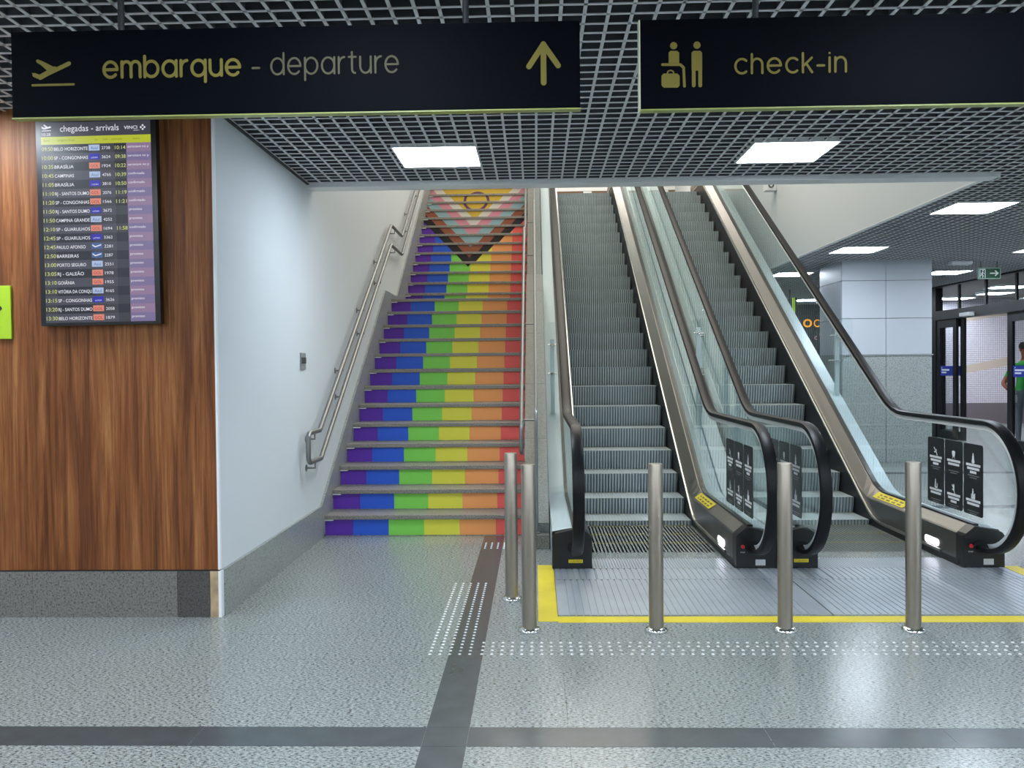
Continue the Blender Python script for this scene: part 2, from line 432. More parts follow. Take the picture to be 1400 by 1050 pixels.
# tactile studs (a few pixels each): real domes, joined
def dome(mb, x, y, r=.0092, h=.005, mi=0):
    n = 8; vs = []; fs = []
    for (rr, z) in ((r, 0), (r*.75, h*.7), (r*.4, h)):
        vs += [(x+rr*math.cos(2*PI*k/n), y+rr*math.sin(2*PI*k/n), z) for k in range(n)]
    for i in range(2):
        for k in range(n): fs.append((i*n+k, i*n+(k+1) % n, (i+1)*n+(k+1) % n, (i+1)*n+k))
    fs.append(tuple(2*n+k for k in range(n)))
    mb.add(vs, fs, mi, True)
st = MB()
for i in range(64):
    for j in range(4): dome(st, -.285+i*.0507+(.012 if (i > 14 and j % 2) else 0), 4.288+j*.060, mi=0)
for i in range(5):
    for j in range(29): dome(st, -.549+i*.0507, 4.288+j*.0507)
stuff(st.build('tactile_studs', [M_stud], floor, recalc=False))
st = MB()
for i in range(36):
    for j in range(5): dome(st, -1.84+i*.0507, 6.83+j*.0507, mi=(1 if -.47 < -1.84+i*.0507 < -.26 else 0))
stuff(st.build('tactile_studs', [M_studg, M_stud], floor, recalc=False))
# yellow floor tape round the landing plates
MB().box(.004, 4.845, 0, .118, 6.235, .002).build('yellow_tape', M_yel, floor)
MB().box(.118, 4.825, 0, 3.32, 4.938, .002).build('yellow_tape', M_yel, floor)
MB().box(3.322, 4.825, 0, 3.43, 6.16, .002).build('yellow_tape', M_yel, floor)

# --- walls
w = MB().box(-2.12, YW+.01, 0, XW, 22.9, 8).build('wall_left', M_white); struct(w)
w = MB().box(-8, YW+.012, 0, -2.12, YW+.2, 3.3).build('wall_front', M_white); struct(w)
# wood cladding: wide boards with hairline joints
xs = [-8, -6.8, -5.6, -4.4, -3.2, -1.945, XW-.012]
for a, b in zip(xs, xs[1:]):
    MB().box(a+.0006, YW-.012, .278, b-.0006, YW+.011, 3.2).build('wood_panel', M_wood, w)
MB().box(XW-.012, YW-.014, .278, XW+.002, YW+.009, 3.2).build('corner_bead', M_trimw, w)
# granite skirting below the wood
b = sempty('baseboard_front')
js = [-8, -6.5, -5.2, -4.1, -2.985, -2.12, XW-.055]
for a, c in zip(js, js[1:]):
    MB().box(a+.001, YW-.03, 0, c-.001, YW+.012, .272).build('granite_slab', M_skirt if c < -2 else granite('skirt_granite_dark', '#2E2C2A', '#4A4744', '#5C5955', 85, (1, 1, 1), .35), b)
MB().box(XW-.055, YW-.028, 0, XW-.006, YW+.012, .272).build('end_strip', mat('raw_ply', '#B39A78', .7, var=.3, vscale=14), b)
MB().box(XW-.006, YW-.029, 0, XW+.012, YW+.012, .272).build('end_trim', M_trimw, b)
MB().box(-8, YW-.026, .272, XW, YW+.012, .278).build('joint_line', M_dark, b)
# granite skirting of the white wall, rising beside the stairs (slabs)
b = sempty('baseboard_left')
def skirt_top(y):
    if y <= 7.276: return .275
    if y <= 10.55: return .275+(y-7.276)*(2.43-.275)/(10.55-7.276)
    if y <= 11.436: return 2.43
    return 2.43+(y-11.436)*.674
ysl = [YW+.012, 6.1, 7.276, 8.4, 9.5, 10.55, 11.436, 12.5, 13.6, 14.7, 15.4]
for a, c in zip(ysl, ysl[1:]):
    lo = lambda y: 0 if y < 7.3 else max(0, skirt_top(y)-.75)
    MB().prism([(a+.001, lo(a)), (c-.001, lo(c-.01)), (c-.001, skirt_top(c)), (a+.001, skirt_top(a))], 0, XW-.005, XW+.022).build('granite_slab', M_skirt_l, b)
w = MB().box(EDGE_X, EDGE_Y, CEIL, EDGE_X+.06, 22.9, 8).build('wall_right', M_white); struct(w)
w = MB().box(XW, EDGE_Y, CEIL+.0, EDGE_X, EDGE_Y+.14, 8).build('wall_well', M_white); struct(w)
w = MB().box(-8, -8.2, 0, 15, -8, 3.3).build('wall_back', M_white); struct(w); w.data.materials[0] = mat('back_wall_brown', '#75614F', .7)
w = MB().box(-8.2, -8, 0, -8, YW, 3.3).build('wall_far_left', M_white); struct(w)
w = MB().box(15, -8, 0, 15.2, 23, 3.3).build('wall_far_right', M_white); struct(w)
w = MB().box(8, -8, 0, 8.15, 12.5, 3.3).box(8, 17.5, 0, 8.15, 23, 3.3).build('wall_doors', M_white); struct(w)
# tiled wall of the outer hall seen through the open door
w = MB().box(8.15, 20.9, .5, 15, 21.1, 3.3).build('wall_outer_hall', M_mosaic); struct(w)
MB().box(8.15, 20.87, 0, 15, 21.1, .5).build('dark_plinth', M_dbase, w)
mbst = MB()  # slanted beige bands laid flat just in front of the tiled wall
mbst.flat([(8.9, .96), (11.4, 1.40), (11.4, 1.60), (8.9, 1.12)], lambda x, z: (x, 20.897, z))
mbst.flat([(8.9, 2.25), (11.4, 2.62), (11.4, 2.75), (8.9, 2.33)], lambda x, z: (x, 20.897, z))
mbst.build('beige_band', mat('band_beige', '#C0B0A0', .4), w)
# upper hall
w = MB().box(XW, 22.6, UP, 3.7, 22.9, 8).build('wall_rear', mat('upper_wood', '#B98E6C', .5)); struct(w)
m = MB()
for x in (-1.2, .15, 1.3, 2.35, 3.3): m.box(x, 22.52, UP, x+.22, 22.6, 8)
m.build('white_pilasters', M_trimw, w); 
MB().box(XW, 22.5, 6.08, 3.7, 22.6, 6.3).build('white_beam', M_trimw, w)
f = MB().box(XW, 16.55, 4.3, 3.7, 22.6, UP).box(XW, 15.34, 4.5, -.11, 16.55, UP).build('floor_upper', M_floor); struct(f)
c = MB().box(XW, EDGE_Y, 8, 3.85, 22.9, 8.2).build('ceiling_upper', M_white); struct(c)

# --- ceiling: dark plenum and open cell grid
ceil = MB().box(-8, -8, 3.25, 15, EDGE_Y, 3.3).box(EDGE_X+.06, EDGE_Y, 3.25, 15, 23, 3.3).build('ceiling', M_plenum); struct(ceil)
S = .104; BX, BT, BH = .33+.0, .0080, .060
PANELS = [(-.69, 6.19), (1.815, 6.22), (4.33, 8.56), (6.86, 8.56), (4.33, 11.55), (6.90, 11.72), (4.33, 14.54), (6.93, 14.56), (4.33, 17.5), (6.6, 17.5), (4.33, 20.3), (6.45, 20.3)]
BACK = [(x, y) for y in (2.15, .1, -2.0, -4.2, -6.7) for x in (-5.7, -3.2, -.69, 1.815, 4.33, 6.86)]+[(-3.4, 4.3)]  # unseen panel rows behind the camera, set denser to add frontal light
def spans(lo, hi, gaps):
    out = [(lo, hi)]
    for a, b in sorted(gaps):
        nw = []
        for l, h in out:
            if b <= l or a >= h: nw.append((l, h)); continue
            if a > l: nw.append((l, a))
            if b < h: nw.append((b, h))
        out = nw
    return out
PH = .30
blades_far = MB(); nb = 0
def blade(axis, t, lo, hi, near):
    global nb
    gaps = [((p[1], p[0])[axis == 'x']-PH, (p[1], p[0])[axis == 'x']+PH) for p in PANELS+BACK if abs((p[0], p[1])[axis == 'x']-t) < PH-.002]
    m = MB() if near and nb < 296 else blades_far
    for l, h in spans(lo, hi, gaps):
        if h-l < .01: continue
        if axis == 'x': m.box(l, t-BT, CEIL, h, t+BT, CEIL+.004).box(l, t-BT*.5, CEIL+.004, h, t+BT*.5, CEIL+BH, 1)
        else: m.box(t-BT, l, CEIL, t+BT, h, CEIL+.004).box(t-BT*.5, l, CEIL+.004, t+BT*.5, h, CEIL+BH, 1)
    if m is not blades_far:
        m.build('grid_blade', [M_blade, M_blade_shade], ceil, recalc=False); nb += 1
for k in range(-80, 74):
    x = .331+k*S
    if x < -7.9 or x > 7.95: continue
    hi = EDGE_Y-.03 if x < EDGE_X+.05 else 22.8
    if x < XW: hi = YW-.02
    blade('y', x, -3 if -4.6 < x < 7.9 else -3, hi, -4.2 < x < 7.9)
for k in range(-80, 160):
    y = 6.97+k*S
    if y < -3 or y > 22.7: continue
    lo = -7.9 if y < YW-.05 else (XW+.01 if y < EDGE_Y-.02 else EDGE_X+.08)
    blade('x', y, lo, 7.95, 3.2 < y < 18)
stuff(blades_far.build('grid_blades', [M_blade, M_blade_shade], ceil, recalc=False))
t = MB().box(XW, EDGE_Y-.03, CEIL-.03, EDGE_X+.06, EDGE_Y+.14, CEIL+.05).build('trim_1', M_trimw); struct(t)
t = MB().box(EDGE_X-.0, EDGE_Y+.14, CEIL-.012, EDGE_X+.06, 22.5, CEIL).build('trim_2', M_trimw); struct(t)
t = MB().box(XW, YW-.02, CEIL-.01, XW+.02, EDGE_Y-.03, CEIL+.05).build('trim_3', M_dark); struct(t)

# --- ceiling lights
def ceiling_light(x, y, label, group, z=CEIL):
    r = thing('ceiling_light', label, 'ceiling light', (x, y, z), group)
    fr = MB(); a, b = .298, .286
    fr.box(x-a, y-a, z-.004, x+a, y-b, z+.05).box(x-a, y+b, z-.004, x+a, y+a, z+.05)
    fr.box(x-a, y-b, z-.004, x-b, y+b, z+.05).box(x+b, y-b, z-.004, x+a, y+b, z+.05)
    fr.build('frame', M_trimw, r, recalc=False)
    MB().box(x-b, y-b, z+.004, x+b, y+b, z+.02).build('diffuser', M_light, r)
    return r
PLAB = ['square ceiling light panel above the foot of the rainbow stairs', 'square ceiling light panel above the two escalators',
 'largest ceiling light panel right of the stairwell opening, nearest of its row', None, 'ceiling light panel just in front of the grey pillar top',
 'ceiling light cut by the right edge of the photo above the doors', 'far ceiling light seen through the glass left of the pillar', 'ceiling light right of the pillar beside the doors',
 None, None, None, 'small far ceiling light over the dark shop sign']
for p, l in zip(PANELS, PLAB):
    ceiling_light(p[0], p[1], l or 'unseen square ceiling light panel placed outside the frame for fill light', 'square ceiling light panels' if l else 'ceiling lights out of view')
for p in BACK: ceiling_light(p[0], p[1], 'unseen square ceiling light panel placed outside the frame for fill light', 'ceiling lights out of view')
for p, l in zip([(10.0, 18.8), (9.53, 17.3), (9.85, 20.2)], ['middle ceiling light of the outer hall seen through the transom', 'right ceiling light of the outer hall seen through the transom', 'left ceiling light of the outer hall seen through the transom']):
    ceiling_light(p[0], p[1], l, 'outer hall ceiling lights', 2.97)
oc = MB().box(8.15, -8, 3.02, 15, 23, 3.1).build('ceiling_outer_hall', mat('outer_ceiling', '#8B8480', .7)); struct(oc)

# ================================================================== STAIRCASE
RZ, TR1, TR2 = .181, .300, .262
Y1 = 7.345; Y14 = 12.15; YL = -.112; XL = XW+.022
def nose_y(k): return Y1+(k-1)*TR1 if k <= 13 else Y14+(k-14)*TR2
stair = thing('staircase', 'granite staircase with rainbow striped risers beside the left escalator', 'stairs', (-1.0, Y1, 0))
STR = [('#6636B2', -9, -1.60), ('#3264DA', -1.60, -1.29), ('#8AE05C', -1.29, -.98), ('#F0E850', -.98, -.67), ('#FFAA64', -.67, -.355), ('#FF6C64', -.355, 9)]
CHV = [('#2A2226', 16.55, 17.5), ('#9A5A41', 17.5, 18.6), ('#93B4BC', 18.6, 19.8), ('#D990A0', 19.8, 20.95), ('#D9D2C8', 20.95, 21.95), ('#D6B13C', 21.95, 99)]
XC, SL = -1.01, 1.09/RZ          # chevron centre, slope in risers per metre
def clip(poly, a, b, c):         # keep a*x+b*z+c>=0
    out = []
    for i in range(len(poly)):
        p, q = poly[i], poly[(i+1) % len(poly)]; dp = a*p[0]+b*p[1]+c; dq = a*q[0]+b*q[1]+c
        if dp >= 0: out.append(p)
        if (dp >= 0) != (dq >= 0):
            t = dp/(dp-dq); out.append((p[0]+t*(q[0]-p[0]), p[1]+t*(q[1]-p[1])))
    return out
vin = {}
def vmat(col):
    if col not in vin: vin[col] = mat('vinyl_'+col[1:], col, .45, spec=.4)
    return vin[col]
def riser_panels(k):             # (colour, polygon in x, z) on riser k
    z0, z1 = (k-1)*RZ+.006, k*RZ-.034
    base = [(XL+.004, z0), (YL-.004, z0), (YL-.004, z1), (XL+.004, z1)]
    res = []
    # stripes below the chevron: z < apex + SL*|x-XC|
    for col, a, b in STR:
        for side in (-1, 1):
            p = clip(clip(base, 1, 0, -a), -1, 0, b)
            p = clip(p, side, 0, -side*XC)
            p = clip(p, side*SL*RZ, -1, -side*SL*RZ*XC+16.55*RZ) if p else p
            if len(p) > 2: res.append((col, p))
    for col, h0, h1 in CHV:
        for side in (-1, 1):
            p = clip(base, side, 0, -side*XC)
            p = clip(p, -side*SL*RZ, 1, side*SL*RZ*XC-h0*RZ)
            p = clip(p, side*SL*RZ, -1, -side*SL*RZ*XC+h1*RZ) if p else p
            if len(p) > 2: res.append((col, p))
    return res
NR = 26
for k in range(1, NR+1):
    yr = nose_y(k)+.022
    rs = MB().box(XL, yr, (k-1)*RZ-.02, YL, yr+.02, k*RZ-.036).build('riser', M_step, stair)
    by = {}
    for col, p in riser_panels(k): by.setdefault(col, []).append(p)
    for col, ps in by.items():
        mid = [p for p in ps if sum(abs(q[0]-XC) < 1e-6 for q in p) > 1]
        for grp in ([mid] if mid else [])+[[p] for p in ps if p not in mid]:
            m = MB()
            for p in grp: m.prism(p, 1, yr-.0012, yr+.001)
            m.build('vinyl_panel', vmat(col), rs)
    if k in (24, 25, 26, 23):     # purple ring across the top risers
        z0, z1 = (k-1)*RZ+.006, k*RZ-.034
        zc = 24.25*RZ; run = []; arcs = []
        for i in range(41):
            a0, a1 = 2*PI*i/40-PI/2, 2*PI*(i+1)/40-PI/2
            q = [(XC+.185*math.cos(a0), zc+.185*math.sin(a0)), (XC+.23*math.cos(a0), zc+.23*math.sin(a0)), (XC+.23*math.cos(a1), zc+.23*math.sin(a1)), (XC+.185*math.cos(a1), zc+.185*math.sin(a1))]
            q = clip(q, 0, 1, -z0); q = clip(q, 0, -1, z1) if q else q
            if len(q) > 2 and i < 40: run.append(q)
            elif run: arcs.append(run); run = []
        for run in arcs:
            m = MB()
            for q in run: m.prism(q, 1, yr-.0018, yr-.0010)
            m.build('vinyl_ring', vmat('#6B3F5E'), rs)
    y2 = nose_y(k+1)+.042 if k < NR else nose_y(k)+.3
    if k == 13: y2 = Y14+.042
    tr = MB().bbox(XL, nose_y(k), k*RZ-.036, YL, y2, k*RZ, .004).build('tread', M_step, stair)
    MB().box(XL+.002, nose_y(k)+.0, k*RZ-.045, XL+.075, nose_y(k)+.021, k*RZ-.0365).build('edge_tag', M_trimw, tr)
# solid body under the steps
poly = [(Y1+.045, 0)]
for k in range(1, NR+1):
    poly += [(nose_y(k)+.043, (k-1)*RZ), (nose_y(k)+.043, k*RZ-.037)]
poly += [(15.6, NR*RZ-.037), (15.6, NR*RZ-.4), (12.4, 2.1), (11.0, 1.9), (8.2, 0)]
MB().prism(poly, 0, XL, YL).build('soffit', M_white, stair)

# wall handrail, two steel tubes with a loop at the foot
def fil(pts, r=.12, n=5):
    out = [Vector(pts[0])]
    for a, b, c in zip(pts, pts[1:], pts[2:]):
        a, b, c = Vector(a), Vector(b), Vector(c)
        d1 = (a-b); d2 = (c-b); l = min(r, d1.length*.45, d2.length*.45)
        p, q = b+d1.normalized()*l, b+d2.normalized()*l
        for i in range(n+1):
            t = i/n; out.append(p*(1-t)**2+b*2*t*(1-t)+q*t*t)
    out.append(Vector(pts[-1])); return out
RX = XW+.075
hr = thing('stair_handrail', 'double tube steel handrail on white wall beside the rainbow stairs', 'handrail', (RX, 6.7, .7))
loop = fil([(RX, 7.02, .950), (RX, 6.66, .950), (RX, 6.66, .715), (RX, 7.05, .715)], .07)
MB().tube(loop, .020, 12).build('end_loop', M_rail, hr)
up = fil([(RX, 7.02, .950), (RX, 10.70, 3.262), (RX, 11.55, 3.25), (RX, 15.1, 5.60), (RX, 16.0, 5.66)], .06)
MB().tube(up, .020, 12).build('upper_rail', M_rail, hr)
lo = fil([(RX, 7.05, .715), (RX, 10.66, 3.01), (RX, 11.54, 3.0), (RX, 15.1, 5.36), (RX, 16.0, 5.42)], .06)
MB().tube(lo, .020, 12).build('lower_rail', M_rail, hr)
def rail_z(y, o):
    if y < 10.68: return .950-o+(y-7.02)*(3.262-.950)/(10.70-7.02)
    if y < 11.55: return 3.255-o
    return 3.25-o+(y-11.55)*.662
for y in (6.86, 7.9, 8.9, 9.9, 10.95, 12.3, 13.4, 14.5):
    for o in (0, .245):
        z = rail_z(max(y, 7.02), o) if y > 7 else .95-o*.96
        m = MB().tube([(RX, y, z), (RX, y, z-.06), (XW, y, z-.06)], .008, 8)
        m.tube([(XW+.001, y, z-.06), (XW+.006, y, z-.06)], .028, 12)
        m.build('bracket', M_rail, hr)

# parapet between stairs and escalators, sloping granite caps with a glass guard
def par_top(y):
    if y < 10.9: return .115+.615*(y-6.79)
    if y < 11.75: return .115+.615*(10.9-6.79)
    return .115+.615*(10.9-6.79)+.66*(y-11.75)
par = thing('stair_parapet', 'sloping granite parapet between the rainbow stairs and left escalator', 'parapet', (0, 6.79, 0))
def par_poly(a, b, z_under):
    ys = [a]+[q for q in (10.9, 11.75) if a < q < b]+[b]
    return [(a, max(0, par_top(a)-z_under)), (b, max(0, par_top(b)-z_under))]+[(q, par_top(q)) for q in reversed(ys)]
MB().prism([(6.79, 0), (6.9, 0), (6.9, .112), (6.79, .112)], 0, -.004, .10).build('base_block', M_cap, par)
ys = [6.91, 7.9, 8.7, 9.6, 10.5, 11.4, 12.4, 13.4, 14.4, 15.4, 16.3]
for a, b in zip(ys, ys[1:]):
    MB().prism(par_poly(a+.002, b-.002, .8), 0, -.104, -.014).build('cap_slab', M_cap, par)
    MB().prism(par_poly(a+.002, b-.002, .8), 0, .014, .100).build('side_slab', M_side, par)
def gpoly(a, b, lo, hi):
    ys = [a]+[q for q in (10.9, 11.75) if a < q < b]+[b]
    return [(q, par_top(q)+lo) for q in ys]+[(q, par_top(q)+hi) for q in reversed(ys)]
for a, b in ((6.90, 8.7), (8.71, 10.5), (10.51, 12.3), (12.31, 14.2), (14.21, 16.2)):
    MB().prism(gpoly(a, b, -.05, .92), 0, -.006, .006).build('glass_pane', M_glass, par)
MB().tube(fil([(0, 6.86, .115), (0, 6.86, 1.10), (0, 10.9, par_top(10.9)+.95), (0, 11.75, par_top(11.75)+.95), (0, 16.2, par_top(16.2)+.95)], .08), .013, 8).build('top_rail', M_rail, par)
MB().lathe([(.03, 0), (.03, .01), (.0, .012)], (0, 6.86, .112), 12).build('post_foot', M_rail, par)
sr = par
MB().tube(fil([(-.125, 7.6, .72), (-.125, 7.25, .72), (-.125, 7.25, .95), (-.125, 10.9, par_top(10.9)+.60), (-.125, 11.75, par_top(11.75)+.60), (-.125, 16.2, par_top(16.2)+.60)], .07), .018, 10).build('side_handrail', M_rail, sr)
for y in (7.5, 9, 10.5, 12.5, 14):
    MB().tube([(-.125, y, par_top(y)+.52), (-.125, y, par_top(y)+.44), (-.005, y, par_top(y)+.44)], .008, 6).build('bracket', M_rail, sr)

# ================================================================== ESCALATORS
NOSES = [(6.66, 0), (7.03, 0), (7.40, 0), (7.77, .05), (8.14, .20), (8.51, .39), (8.87, .585), (9.24, .79)]
while NOSES[-1][1] < UP-.25: NOSES.append((NOSES[-1][0]+.3667, NOSES[-1][1]+.22))
TOPN = NOSES[-1]
NOSES += [(TOPN[0]+.37, UP-.03), (TOPN[0]+.74, UP)]
def line(y): return .987+.605*(y-9.229)          # skirt edge on the incline
def smax(a, b, k=.10):
    return max(a, b)+max(k-abs(a-b), 0)**2/(4*k)
def smin(a, b, k=.10): return -smax(-a, -b, k)
YE = 16.6
def trim_z(y): return smin(smax(.06, line(y)), UP+.06)
def dlow_z(y): return smin(smax(.235, line(y)+.035), UP+.20)
def dup_z(y): return smin(smax(.295, line(y)+.13), UP+.27)
def samples(a, b, step=.12):
    n = max(2, int((b-a)/step)); return [a+(b-a)*i/n for i in range(n+1)]
# handrail centre path
def hr_path():
    p = [(6.42, .155), (6.2, .155)]
    cy, cz, r = 5.995, .595, .44
    for i in range(0, 25):
        a = -PI/2-PI*i/24; p.append((cy+r*math.cos(a), cz+r*math.sin(a)))
    def hz(y): return smin(smax(1.035, 1.259+.5927*(y-7.911), .12), UP+1.0, .12)
    for y in samples(6.2, YE+.6, .12): p.append((y, hz(y)))
    return p, hz
HP, hz = hr_path()
def step_mesh(w, d, h):
    n = 34; mb = MB(); prof = [(0, 0), (.003, -.012), (.007, -.055), (.018, -.11), (.034, -.17), (.046, -.23), (.046, -h)]
    g = w/n
    xs = []
    for i in range(n):
        x = -w/2+i*g; xs += [(x, 0), (x+g*.45, 0), (x+g*.5, .013), (x+g*.95, .013)]
    xs.append((w/2, 0)); N = len(xs); vs = []
    # tread back edge, then riser profile
    for (yy, zz) in [(d, 0)]+prof:
        top = zz == 0
        for x, o in xs: vs.append((x, yy+(0 if top and yy == d else o), zz-(o*.25 if top else 0)))
    fs = []
    for r in range(len(prof)):
        for i in range(N-1): fs.append((r*N+i, r*N+i+1, (r+1)*N+i+1, (r+1)*N+i))
    b0 = len(mb.f); mb.add(vs, fs)
    for q in range(len(fs)):          # recessed flutes of the riser coloured darker, groove shade put into the colour
        if q >= N-1 and (q % (N-1)) % 4 == 2: mb.m[b0+q] = 1
    mb.add([(-w/2, d-.045, .0006), (w/2, d-.045, .0006), (w/2, d-.032, .0006), (-w/2, d-.032, .0006)], [(0, 1, 2, 3)], 2)
    o = mb.build('step', [M_stepm, mat('flute_shade', '#6F787B', .5), mat('step_yellow', '#B8A92C', .5)], None, (0, 0, 0)); me = o.data; bpy.data.objects.remove(o); return me
SM = step_mesh(1.0, .40, .30)
def rib_plate(name, x0, x1, y0, y1, parent, pitch, z=.010, border=.0):
    mb = MB(); n = int((x1-x0-2*border)/pitch); vs = []; xs = [(x0, z-.0005)]
    if border: xs.append((x0+border, z-.0005))
    for i in range(n):
        x = x0+border+i*pitch; xs += [(x, z-.005), (x+pitch*.20, z-.005), (x+pitch*.22, z), (x+pitch*.98, z)]
    xs += [(x1-border, z-.003), (x1, z-.0005)] if border else [(x1, z-.003)]
    N = len(xs)
    for y in (y0, y1): vs += [(x, y, zz) for x, zz in xs]
    mb.add(vs, [(i, i+1, N+i+1, N+i) for i in range(N-1)])
    mb.add([(x0, y0, 0), (x1, y0, 0), (x1, y0, z-.003), (x0, y0, z-.003)], [(0, 1, 2, 3)])
    return mb.build(name, M_plate, parent)
def glass_panels(X, parent):
    bot = lambda y: dup_z(y)-.03
    top = lambda y: hz(y)-.035
    th = .006
    # newel pane
    cy, cz, r = 5.995, .595, .40
    poly = [(6.11, .27)]+[(cy+r*math.cos(a), cz+r*math.sin(a)) for a in [math.radians(-72-i*(288-90-0-72+72)/22) for i in range(23)] if True]
    poly = [(6.11, .27)]
    for i in range(25):
        a = math.radians(-75-(195)*i/24); poly.append((cy+r*math.cos(a), cz+r*math.sin(a)))
    ys = samples(6.05, 8.0)
    poly += [(y, top(y)) for y in ys]+[(y, bot(y)) for y in reversed(ys) if y > 6.12]
    MB().prism(poly, 0, X-th, X+th).build('glass_pane', M_glass, parent)
    cuts = [8.006, 9.6, 11.2, 12.8, 14.4, 16.2]
    for a, b in zip(cuts, cuts[1:]):
        ys = samples(a, b-.006)
        MB().prism([(y, bot(y)) for y in ys]+[(y, top(y)) for y in reversed(ys)], 0, X-th, X+th).build('glass_pane', M_glass, parent)
HSEC = [(-.040, .004), (-.036, .016), (-.020, .022), (.020, .022), (.036, .016), (.040, .004), (.038, -.012), (.026, -.016), (-.026, -.016), (-.038, -.012)]
GSEC = [(-.017, -.016), (.017, -.016), (.028, -.046), (-.028, -.046)]
Ysw = samples(6.16, YE, .1)
M_bronze = brushed('inner_deck_steel', '#85827F', .34, (3, .05, .05))
def pictogram(mb, cx, cz, kind, P):
    s = .026
    def st(pts, w=.011): stroke(mb, [(cx+a*s, cz+b*s) for a, b in pts], w, P, 1)
    if kind == 0: st([(-1, 1), (0, .2), (1, -1.2)], .010); st([(-.9, -.3), (.1, -.2), (.6, .5)], .008)
    elif kind == 1: st([(-.7, .8), (.7, .8), (.5, -.2), (-.5, -.2), (-.7, .8)], .014); st([(0, .8), (0, -.2)], .022); st([(-.6, -1.0), (-.2, -.4)], .008); st([(.6, -1), (.2, -.4)], .008)
    elif kind == 2: st([(0, 1.3), (0, .9)], .014); st([(0, .6), (-.55, -.9), (.55, -.9), (0, .6)], .014); st([(0, .5), (0, -.9)], .026)
    elif kind == 3: st([(-.1, 1.2), (-.1, 1.15)], .013); st([(-.1, .6), (-.3, -.9)], .018); st([(-.4, -1), (.9, -1), (.9, 0)], .012)
    elif kind == 4: st([(-.9, 1.0), (0, .2), (.2, 1.2)], .009); st([(.1, .9), (.1, -.3)], .02); st([(-.7, -.2), (.2, -.5), (.8, -1.5)], .010)
    else: st([(-.1, 1.3), (-.1, 1.2)], .013); st([(-.1, .7), (-.1, -.9)], .02); st([(-.8, -.1), (-.8, -1.1), (.9, -1.1), (.9, .1)], .012); st([(.45, -.4), (.45, -1)], .02)
KINDS = [(0, 3), (1, 4), (2, 5)]
def warning_decals(X, parent, side):     # three black notices on the glass, printed towards the camera side
    for i in range(3):
        ya = 6.885-i*.285; yb = ya-.272
        m = MB(); xx = X+side*.0065
        P = lambda u, v: (xx, u, v)
        rr = .02; z0, z1 = .365, .875
        poly = []
        for (cx, cz, a0) in ((ya-rr, z1-rr, 0), (yb+rr, z1-rr, 90), (yb+rr, z0+rr, 180), (ya-rr, z0+rr, 270)):
            for t in range(4): a = math.radians(a0+30*t); poly.append((cx+rr*math.cos(a), cz+rr*math.sin(a)))
        m.prism(poly, 0, xx, xx+side*.001, 0)
        yc = (ya+yb)/2
        P2 = lambda u, v: (xx+side*.0014, yc-(u-yc), v)
        for q, zt in ((0, .80), (1, .545)):
            pictogram(m, yc, zt-.03, KINDS[i][q], P2)
            for r_, (wd, hh) in enumerate(((.20, .018), (.17, .018), (.09, .018) if (i + q) % 2 == 0 else (.0, 0))):
                if wd: m.flat([(yc-wd/2, zt-.085-r_*.026), (yc+wd/2, zt-.085-r_*.026), (yc+wd/2, zt-.085-r_*.026+hh), (yc-wd/2, zt-.085-r_*.026+hh)], P2, 1)
            for r_ in range(2):
                wd = (.16, .10)[r_]
                m.flat([(yc-wd/2, zt-.155-r_*.016), (yc+wd/2, zt-.155-r_*.016), (yc+wd/2, zt-.150-r_*.016), (yc-wd/2, zt-.150-r_*.016)], P2, 2)
        m.build('warning_notice', [mat('notice_black', '#1A1B1F', .35), M_whitep, mat('notice_grey', '#8C8E90', .5)], parent)

